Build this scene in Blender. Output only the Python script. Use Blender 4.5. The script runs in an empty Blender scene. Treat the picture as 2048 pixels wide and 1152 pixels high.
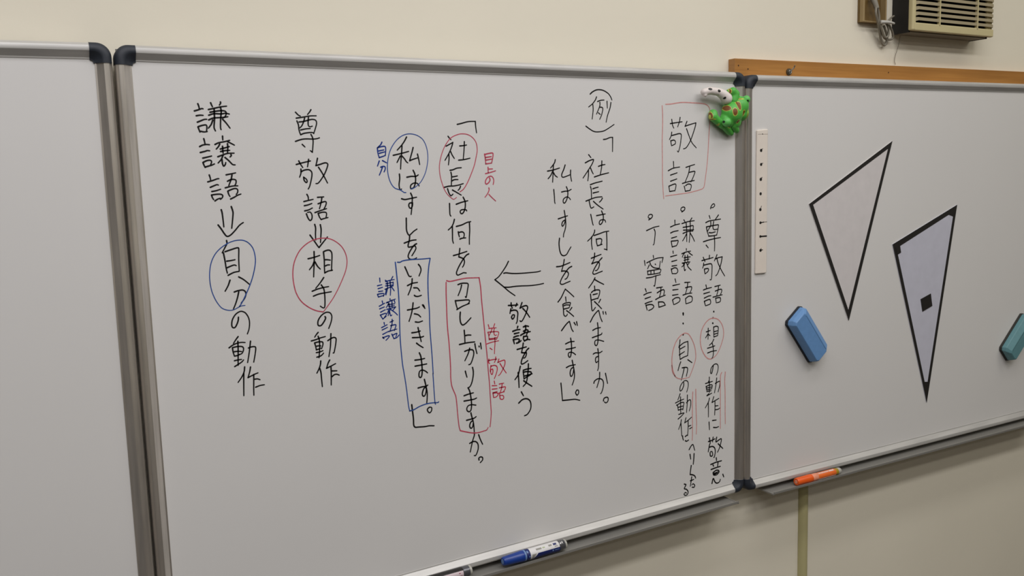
import bpy, bmesh, math, random
from mathutils import Vector, Matrix

SC = bpy.context.scene
COL = SC.collection

# ------------------------------------------------------------------ camera
cam_data = bpy.data.cameras.new('camera')
cam = bpy.data.objects.new('camera', cam_data)
COL.objects.link(cam)
R = ((0.86793187, -0.49585010, -0.02875662), (0.08628815, 0.09351486, 0.99187163), (-0.48913048, -0.86335835, 0.12395051))
cam.matrix_world = Matrix(((R[0][0], R[1][0], R[2][0], -0.14787),
                           (R[0][1], R[1][1], R[2][1], -1.37742),
                           (R[0][2], R[1][2], R[2][2], -0.20070),
                           (0, 0, 0, 1)))
cam_data.sensor_width = 36.0
cam_data.lens = 36.0 * 1765.920 / 2048.0
cam_data.clip_start = 0.02
SC.camera = cam

# ------------------------------------------------------------------ world, lamps, exposure
W = bpy.data.worlds.new('world')
SC.world = W
W.use_nodes = True
W.node_tree.nodes['Background'].inputs[0].default_value = (0.9, 0.95, 1.0, 1)
W.node_tree.nodes['Background'].inputs[1].default_value = 0.05
SC.view_settings.view_transform = 'Standard'
SC.view_settings.look = 'None'
SC.view_settings.gamma = 1.0
SC.view_settings.use_curve_mapping = False
SC.view_settings.exposure = -0.09

def ceiling_tube(x, y, length, power, color=(1.0, 0.985, 0.985)):
    d = bpy.data.lights.new('ceiling_tube', 'AREA')
    d.shape = 'RECTANGLE'
    d.size = length
    d.size_y = 0.24
    d.energy = power
    d.color = color
    o = bpy.data.objects.new('ceiling_tube', d)
    COL.objects.link(o)
    o.location = (x, y, CEIL - 0.05)
    return o

CEIL = 1.10
FLOOR = -1.85
WALL_Y = 0.040
WARM = (1.0, 0.965, 0.87)
for x, p, c in ((-0.6, 7.0, None), (0.9, 7.5, None), (2.4, 4.5, WARM)):
    ceiling_tube(x, -0.75, 1.2, p, c or (1.0, 0.985, 1.01))
for x, p, c in ((-2.4, 1.0, None), (-0.3, 16.0, None), (1.4, 14.5, None), (3.2, 8.5, WARM)):
    ceiling_tube(x, -1.45, 1.3, p, c or (1.0, 0.985, 1.01))
for x, p, c in ((-0.3, 10.0, None), (1.5, 7.5, WARM), (3.3, 3.0, WARM)):
    ceiling_tube(x, -2.2, 1.3, p, c or (1.0, 0.985, 1.01))  # extra row, added to soften shadows and spread the falloff
for x in (-0.4, 1.5):
    ceiling_tube(x, -3.2, 1.3, 5.0)
    ceiling_tube(x, -4.8, 1.3, 6.0)

# ------------------------------------------------------------------ helpers
def obj(name, bm, mat, parent=None, smooth=False, bevel=0.0, angle=None):
    me = bpy.data.meshes.new(name)
    if isinstance(bm, bmesh.types.BMesh):
        bm.normal_update()
        bm.to_mesh(me)
        bm.free()
    else:
        me.from_pydata(*bm)
        me.update()
    me.materials.append(mat)
    if smooth:
        for p in me.polygons:
            p.use_smooth = True
        if angle:
            me.set_sharp_from_angle(angle=math.radians(angle))
    o = bpy.data.objects.new(name, me)
    COL.objects.link(o)
    o.parent = parent
    if bevel:
        m = o.modifiers.new('bevel', 'BEVEL')
        m.width = bevel
        m.segments = 2
        m.limit_method = 'ANGLE'
    return o

def thing(name, label, cat, group=None, loc=(0, 0, 0)):
    o = bpy.data.objects.new(name, None)
    o.empty_display_size = 0.02
    COL.objects.link(o)
    o.location = loc
    o['label'] = label
    o['category'] = cat
    if group:
        o['group'] = group
    return o

def tag(o, label, cat, group=None):
    o['label'] = label
    o['category'] = cat
    if group:
        o['group'] = group
    return o

def struct(name, bm, mat, label, bevel=0.0):
    o = obj(name, bm, mat, bevel=bevel)
    o['kind'] = 'structure'
    o['label'] = label
    o['category'] = name.split('_')[0]
    return o

def box(bm, x0, x1, y0, y1, z0, z1):
    v = [bm.verts.new(p) for p in ((x0, y0, z0), (x1, y0, z0), (x1, y1, z0), (x0, y1, z0),
                                   (x0, y0, z1), (x1, y0, z1), (x1, y1, z1), (x0, y1, z1))]
    for f in ((3, 2, 1, 0), (4, 5, 6, 7), (0, 1, 5, 4), (1, 2, 6, 5), (2, 3, 7, 6), (3, 0, 4, 7)):
        bm.faces.new([v[i] for i in f])
    return v

def BM():
    return bmesh.new()

def boxm(*a):
    b = BM()
    box(b, *a)
    return b

def loft(rings, close_ring=True, caps=True):
    """bmesh from a list of rings with equal vertex counts"""
    b = BM()
    vs = [[b.verts.new(p) for p in r] for r in rings]
    n = len(rings[0])
    for i in range(len(rings) - 1):
        for j in range(n if close_ring else n - 1):
            k = (j + 1) % n
            b.faces.new((vs[i][j], vs[i][k], vs[i + 1][k], vs[i + 1][j]))
    if caps:
        b.faces.new(vs[0][::-1])
        b.faces.new(vs[-1])
    bmesh.ops.recalc_face_normals(b, faces=b.faces)
    return b

def prism(poly, y0, y1, hole=None):
    """polygon in (x, z) extruded from y0 (front) to y1 (back)"""
    b = BM()
    f = [b.verts.new((p[0], y0, p[1])) for p in poly]
    k = [b.verts.new((p[0], y1, p[1])) for p in poly]
    b.faces.new(f)
    b.faces.new(k[::-1])
    n = len(poly)
    for i in range(n):
        j = (i + 1) % n
        b.faces.new((f[i], k[i], k[j], f[j]))
    bmesh.ops.recalc_face_normals(b, faces=b.faces)
    return b

def tube(points, radius, n=10, closed=False, sub=6):
    P = smooth_path([Vector(p) for p in points], sub, closed)
    rings = []
    up = Vector((0.13, 1, 0.07)).normalized()
    m = len(P)
    for i, p in enumerate(P):
        t = (P[min(i + 1, m - 1)] - P[max(i - 1, 0)]).normalized()
        a = t.cross(up).normalized()
        c = t.cross(a).normalized()
        r = radius(i / (m - 1)) if callable(radius) else radius
        rings.append([p + (a * math.cos(2 * math.pi * k / n) + c * math.sin(2 * math.pi * k / n)) * r for k in range(n)])
        up = -c if False else up
    return loft(rings)

def smooth_path(P, sub=6, closed=False):
    if len(P) < 3:
        return list(P)
    out = []
    n = len(P)
    for i in range(n - 1):
        p0 = P[i - 1] if i > 0 else P[i] * 2 - P[i + 1]
        p1, p2 = P[i], P[i + 1]
        p3 = P[i + 2] if i + 2 < n else P[i + 1] * 2 - P[i]
        for s in range(sub):
            t = s / sub
            t2, t3 = t * t, t * t * t
            out.append(0.5 * ((2 * p1) + (p2 - p0) * t + (2 * p0 - 5 * p1 + 4 * p2 - p3) * t2 + (3 * p1 - p0 - 3 * p2 + p3) * t3))
    out.append(P[-1])
    return out

def ellipsoid(c, r, rot=None, seg=20, rings=12):
    b = BM()
    bmesh.ops.create_uvsphere(b, u_segments=seg, v_segments=rings, radius=1.0)
    M = Matrix.Translation(c) @ (rot.to_4x4() if rot else Matrix.Identity(4)) @ Matrix.Diagonal((r[0], r[1], r[2], 1))
    bmesh.ops.transform(b, matrix=M, verts=b.verts)
    return b

def merge(*bms):
    out = BM()
    for b in bms:
        me = bpy.data.meshes.new('tmp')
        b.to_mesh(me)
        b.free()
        out.from_mesh(me)
        bpy.data.meshes.remove(me)
    return out

# ------------------------------------------------------------------ materials
def mat(name, col, rough=0.5, metal=0.0, spec=0.5, noise=None, bump=None, coords='Object', alpha=None, trans=None, coat=0.0):
    m = bpy.data.materials.new(name)
    m.use_nodes = True
    nt = m.node_tree
    b = nt.nodes['Principled BSDF']
    b.inputs['Roughness'].default_value = rough
    b.inputs['Metallic'].default_value = metal
    b.inputs['Specular IOR Level'].default_value = spec
    b.inputs['Coat Weight'].default_value = coat
    if trans:
        b.inputs['Transmission Weight'].default_value = trans
    tc = nt.nodes.new('ShaderNodeTexCoord')
    # every material carries at least a faint procedural variation
    scale, amt, stretch = noise or (40.0, 0.03, (1, 1, 1))
    mp = nt.nodes.new('ShaderNodeMapping')
    mp.inputs['Scale'].default_value = stretch
    nt.links.new(tc.outputs[coords], mp.inputs[0])
    n = nt.nodes.new('ShaderNodeTexNoise')
    n.inputs['Scale'].default_value = scale
    n.inputs['Detail'].default_value = 5
    nt.links.new(mp.outputs[0], n.inputs['Vector'])
    r = nt.nodes.new('ShaderNodeMapRange')
    r.inputs['From Min'].default_value = 0.3
    r.inputs['From Max'].default_value = 0.7
    r.inputs['To Min'].default_value = 1 - amt
    r.inputs['To Max'].default_value = 1 + amt
    nt.links.new(n.outputs['Fac'], r.inputs['Value'])
    mx = nt.nodes.new('ShaderNodeVectorMath')
    mx.operation = 'SCALE'
    mx.inputs[0].default_value = col[:3]
    nt.links.new(r.outputs[0], mx.inputs['Scale'])
    nt.links.new(mx.outputs[0], b.inputs['Base Color'])
    if bump:
        bn = nt.nodes.new('ShaderNodeTexNoise')
        bn.inputs['Scale'].default_value = bump[0]
        bn.inputs['Detail'].default_value = 4
        nt.links.new(mp.outputs[0], bn.inputs['Vector'])
        bp = nt.nodes.new('ShaderNodeBump')
        bp.inputs['Strength'].default_value = bump[1]
        bp.inputs['Distance'].default_value = bump[2]
        nt.links.new(bn.outputs['Fac'], bp.inputs['Height'])
        nt.links.new(bp.outputs[0], b.inputs['Normal'])
    return m

def lin(r, g, b):
    f = lambda c: ((c / 255 + 0.055) / 1.055) ** 2.4 if c > 10 else c / 255 / 12.92
    return (f(r), f(g), f(b))

M_WALL = mat('wall_paint', lin(232, 225, 206), 0.75, noise=(3.0, 0.02, (1, 1, 1)), bump=(60, 0.15, 0.002))
M_FLOOR = mat('floor_vinyl', lin(66, 58, 50), 0.5)
M_FAR = mat('low_bounce_wall', lin(140, 134, 124), 0.7)  # wall cream toned down on the unseen side walls to limit bounced light
M_CEIL = mat('ceiling_board', lin(225, 225, 220), 0.8)
M_ALU = mat('brushed_aluminium', lin(196, 194, 190), 0.45, metal=0.3, noise=(9.0, 0.10, (1, 6, 12)))
M_ALU_V = mat('reflective_aluminium', lin(224, 218, 210), 0.28, metal=0.85, noise=(9.0, 0.14, (14, 6, 1)))  # same frame metal, brighter and more mirror-like on the posts for their reflections
M_CAP = mat('black_corner_plastic', lin(38, 43, 52), 0.55)
M_DARK = mat('dark_gap', lin(20, 18, 16), 0.8)
M_TRAY = mat('tray_aluminium', lin(168, 166, 160), 0.5, metal=0.6, noise=(9.0, 0.06, (1, 6, 12)))
M_BACK = mat('board_back', lin(120, 118, 112), 0.7)
M_WOOD = None
INK = {
    'k': mat('black_ink', lin(18, 16, 15), 0.55, spec=0.25, noise=(300, 0.25, (1, 1, 1))),
    'b': mat('blue_ink', lin(44, 78, 148), 0.55, spec=0.25, noise=(200, 0.2, (1, 1, 1))),
    'n': mat('dark_blue_ink', lin(24, 52, 130), 0.55, spec=0.25, noise=(200, 0.2, (1, 1, 1))),
    'r': mat('red_ink', lin(188, 74, 94), 0.55, spec=0.25, noise=(200, 0.18, (1, 1, 1))),
    's': mat('crimson_ink', lin(190, 48, 72), 0.55, spec=0.25, noise=(200, 0.18, (1, 1, 1))),
    'p': mat('faded_red_ink', lin(208, 146, 142), 0.55, spec=0.25, noise=(200, 0.12, (1, 1, 1))),
}

def panel_material():
    m = mat('whiteboard_enamel', lin(219, 217, 214), 0.42, spec=0.35, noise=(2.2, 0.012, (1, 1, 1)))
    nt = m.node_tree
    b = nt.nodes['Principled BSDF']
    src = b.inputs['Base Color'].links[0].from_socket
    tc = nt.nodes.new('ShaderNodeTexCoord')
    # half wiped smears: world-fixed soft patches broken up by streaky noise
    n = nt.nodes.new('ShaderNodeTexNoise')
    n.inputs['Scale'].default_value = 90
    n.inputs['Detail'].default_value = 6
    nt.links.new(tc.outputs['Object'], n.inputs['Vector'])
    th = nt.nodes.new('ShaderNodeMapRange')
    th.inputs['From Min'].default_value = 0.5
    th.inputs['From Max'].default_value = 0.72
    nt.links.new(n.outputs['Fac'], th.inputs['Value'])
    acc = None
    for (x, z, rx, rz, s) in SMEARS:
        sub = nt.nodes.new('ShaderNodeVectorMath')
        sub.operation = 'SUBTRACT'
        sub.inputs[1].default_value = (x, 0.004, z)
        nt.links.new(tc.outputs['Object'], sub.inputs[0])
        mul = nt.nodes.new('ShaderNodeVectorMath')
        mul.operation = 'MULTIPLY'
        mul.inputs[1].default_value = (1 / rx, 0, 1 / rz)
        nt.links.new(sub.outputs[0], mul.inputs[0])
        ln = nt.nodes.new('ShaderNodeVectorMath')
        ln.operation = 'LENGTH'
        nt.links.new(mul.outputs[0], ln.inputs[0])
        mr = nt.nodes.new('ShaderNodeMapRange')
        mr.inputs['From Min'].default_value = 0.2
        mr.inputs['From Max'].default_value = 1.0
        mr.inputs['To Min'].default_value = s
        mr.inputs['To Max'].default_value = 0
        nt.links.new(ln.outputs['Value'], mr.inputs['Value'])
        if acc is None:
            acc = mr.outputs[0]
        else:
            mx = nt.nodes.new('ShaderNodeMath')
            mx.operation = 'MAXIMUM'
            nt.links.new(acc, mx.inputs[0])
            nt.links.new(mr.outputs[0], mx.inputs[1])
            acc = mx.outputs[0]
    pr = nt.nodes.new('ShaderNodeMath')
    pr.operation = 'MULTIPLY'
    nt.links.new(acc, pr.inputs[0])
    nt.links.new(th.outputs[0], pr.inputs[1])
    mix = nt.nodes.new('ShaderNodeMix')
    mix.data_type = 'RGBA'
    nt.links.new(pr.outputs[0], mix.inputs['Factor'])
    nt.links.new(src, mix.inputs['A'])
    mix.inputs['B'].default_value = (*lin(110, 105, 100), 1)
    nt.links.new(mix.outputs['Result'], b.inputs['Base Color'])
    return m

SMEARS = [(0.1200, -0.6934, 0.03, 0.03, 0.55), (0.2170, -0.0808, 0.03, 0.02, 0.5),
          (0.1936, -0.0909, 0.03, 0.015, 0.3), (0.6424, -0.8566, 0.06, 0.03, 0.16),
          (1.8283, -0.8925, 0.12, 0.05, 0.15), (1.5475, -0.8677, 0.12, 0.05, 0.1),
          (1.2982, -0.7135, 0.02, 0.02, 0.3), (1.3921, -0.6755, 0.05, 0.06, 0.15),
          (0.4327, -0.0599, 0.12, 0.03, 0.12), (1.0387, -0.7570, 0.02, 0.01, 0.35)]
M_PANEL = panel_material()

def wood_material():
    m = mat('varnished_wood', lin(176, 124, 62), 0.4, noise=(7.0, 0.13, (0.6, 3, 5)), coat=0.2)
    nt = m.node_tree
    b = nt.nodes['Principled BSDF']
    src = b.inputs['Base Color'].links[0].from_socket
    tc = nt.nodes.new('ShaderNodeTexCoord')
    mp = nt.nodes.new('ShaderNodeMapping')
    mp.inputs['Scale'].default_value = (2, 30, 60)
    nt.links.new(tc.outputs['Object'], mp.inputs[0])
    n = nt.nodes.new('ShaderNodeTexNoise')
    n.inputs['Scale'].default_value = 3
    n.inputs['Detail'].default_value = 8
    nt.links.new(mp.outputs[0], n.inputs['Vector'])
    mr = nt.nodes.new('ShaderNodeMapRange')
    mr.inputs['From Min'].default_value = 0.35
    mr.inputs['From Max'].default_value = 0.7
    mr.inputs['To Max'].default_value = 0.45
    nt.links.new(n.outputs['Fac'], mr.inputs['Value'])
    mix = nt.nodes.new('ShaderNodeMix')
    mix.data_type = 'RGBA'
    nt.links.new(mr.outputs[0], mix.inputs['Factor'])
    nt.links.new(src, mix.inputs['A'])
    mix.inputs['B'].default_value = (*lin(140, 88, 38), 1)
    nt.links.new(mix.outputs['Result'], b.inputs['Base Color'])
    return m
M_WOOD = wood_material()

# ------------------------------------------------------------------ room
struct('wall_back', boxm(-4.0, 5.2, WALL_Y, WALL_Y + 0.12, FLOOR, CEIL), M_WALL, 'cream painted wall behind the whiteboards')
struct('wall_front', boxm(-4.0, 5.2, -6.2, -6.08, FLOOR, CEIL), M_WALL, 'cream wall at the other end of the room')
struct('wall_left', boxm(-4.12, -4.0, -6.2, WALL_Y + 0.12, FLOOR, CEIL), M_FAR, 'side wall left of the boards, darkened to limit bounce light')
struct('wall_right', boxm(5.2, 5.32, -6.2, WALL_Y + 0.12, FLOOR, CEIL), M_FAR, 'side wall right of the boards, darkened to limit bounce light')
struct('floor', boxm(-4.12, 5.32, -6.2, WALL_Y + 0.12, FLOOR - 0.1, FLOOR), M_FLOOR, 'brown vinyl classroom floor')
struct('ceiling', boxm(-4.12, 5.32, -6.2, WALL_Y + 0.12, CEIL, CEIL + 0.1), M_CEIL, 'white classroom ceiling')

# ------------------------------------------------------------------ whiteboards
PY = 0.004      # writing surface
RW = 0.022      # width of the frame section
CAPL = 0.028    # arm length of a corner cap
# (distance from outer edge, y) across the frame section, outer back -> inner back
PROFILE = [(0.0, 0.020), (0.0, 0.0010), (0.0010, -0.0022), (0.0040, -0.0052), (0.0080, -0.0062), (0.0112, -0.0056), (0.0122, -0.0046),
           (0.0198, 0.0028), (RW, 0.0031), (RW, 0.0060)]

def make_board(x0, x1, ztl, ztr, zbl, zbr, label, tray=None):
    root = thing('whiteboard', label, 'whiteboard', loc=(x0, 0.0, zbl))
    rl = Vector((x0, 0.0, zbl))
    def lx(v):
        return [v[0] - rl.x, v[1] - rl.y, v[2] - rl.z]
    def top(x):
        return ztl + (ztr - ztl) * (x - x0) / (x1 - x0)
    def bot(x):
        return zbl + (zbr - zbl) * (x - x0) / (x1 - x0)
    # writing surface
    q = 0.018
    pz = [(x0 + q, top(x0 + q) - q), (x1 - q, top(x1 - q) - q), (x1 - q, bot(x1 - q) + q), (x0 + q, bot(x0 + q) + q)]
    b = prism(pz, PY, 0.016)
    bmesh.ops.translate(b, vec=-rl, verts=b.verts)
    obj('panel', b, M_PANEL, root)
    b = prism([(x0 + .004, top(x0) - .004), (x1 - .004, top(x1) - .004), (x1 - .004, bot(x1) + .004), (x0 + .004, bot(x0) + .004)], 0.0161, 0.019)
    bmesh.ops.translate(b, vec=-rl, verts=b.verts)
    obj('backing_sheet', b, M_BACK, root)
    # four rails of extruded aluminium
    for kind in ('top', 'bottom', 'left', 'right'):
        rings = []
        if kind in ('top', 'bottom'):
            for x in (x0 + CAPL - .002, x1 - CAPL + .002):
                rings.append([lx((x, y, top(x) - t if kind == 'top' else bot(x) + t)) for t, y in PROFILE])
        else:
            for s in (0, 1):
                x = x0 if kind == 'left' else x1
                z = top(x) - CAPL + .002 if s == 0 else bot(x) + CAPL - .002
                rings.append([lx((x + t if kind == 'left' else x - t, y, z)) for t, y in PROFILE])
        obj('frame_rail', loft(rings), M_ALU if kind in ('top', 'bottom') else M_ALU_V, root, smooth=True, angle=28)
    # black plastic corners
    for cx, cz, sx, sz in ((x0, top(x0), 1, -1), (x1, top(x1), -1, -1), (x1, bot(x1), -1, 1), (x0, bot(x0), 1, 1)):
        outer, inner = [], []
        ro = 0.019
        N = 10
        outer.append((CAPL, 0)); outer.append((CAPL * .5 + ro * .5, 0))
        inner.append((CAPL, RW + .0015)); inner.append((CAPL - .0005, RW + .0015))
        ri = CAPL - RW - .0015
        for k in range(N + 1):
            a = math.pi / 2 * k / N
            outer.append((ro - ro * math.sin(a), ro - ro * math.cos(a)))
            inner.append((CAPL - ri * math.sin(a), CAPL - ri * math.cos(a)))
        outer.append((0, CAPL * .5 + ro * .5)); outer.append((0, CAPL))
        inner.append((RW + .0015, CAPL - .0005)); inner.append((RW + .0015, CAPL))
        rings = []
        for o_, i_ in zip(outer, inner):
            ring = []
            for t, y in PROFILE:
                f = t / RW
                px, pz_ = o_[0] + (i_[0] - o_[0]) * f, o_[1] + (i_[1] - o_[1]) * f
                yy = y - 0.0012 if y < 0.015 else y
                ring.append(lx((cx + sx * px, yy, cz + sz * pz_)))
            rings.append(ring)
        obj('corner_cap', loft(rings), M_CAP, root, smooth=True, angle=35)
    # pen tray
    if tray:
        t0, t1 = tray
        prof = [(0.026, -0.004), (0.026, -0.0115), (-0.0285, -0.0115), (-0.0305, -0.0095), (-0.0305, -0.0050),
                (-0.0290, -0.0050), (-0.0285, -0.0095), (0.0235, -0.0100), (0.0235, -0.004)]
        rings = [[lx((x, y, bot(x) + dz)) for y, dz in prof] for x in (t0, t1)]
        obj('pen_tray', loft(rings), M_TRAY, root)
        for s, x in ((-1, t0), (1, t1)):
            b = prism([(x - .0012, bot(x) - .0115), (x + .0012, bot(x) - .0115), (x + .0012, bot(x) - .0085), (x - .0012, bot(x) - .0085)], -0.0300, 0.02)
            bmesh.ops.translate(b, vec=-rl, verts=b.verts)
            obj('tray_end', b, M_TRAY, root)
    return root, rl

board_l, rl_l = make_board(-1.2000, -0.0018, -0.016, 0.0022, -0.905, -0.905,
    'blank whiteboard cut off by the left edge of the photo, nothing written on it')
board_m, rl_m = make_board(0.0018, 1.1988, 0.0008, 0.0008, -0.9095, -0.8950,
    'middle whiteboard covered in black, blue and red handwritten Japanese', tray=(0.06, 1.157))
board_r, rl_r = make_board(1.2018, 2.4000, -0.0030, 0.0050, -0.8980, -0.9050,
    'right whiteboard holding two triangles, blue erasers and a ruler strip', tray=(1.262, 2.34))

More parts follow.
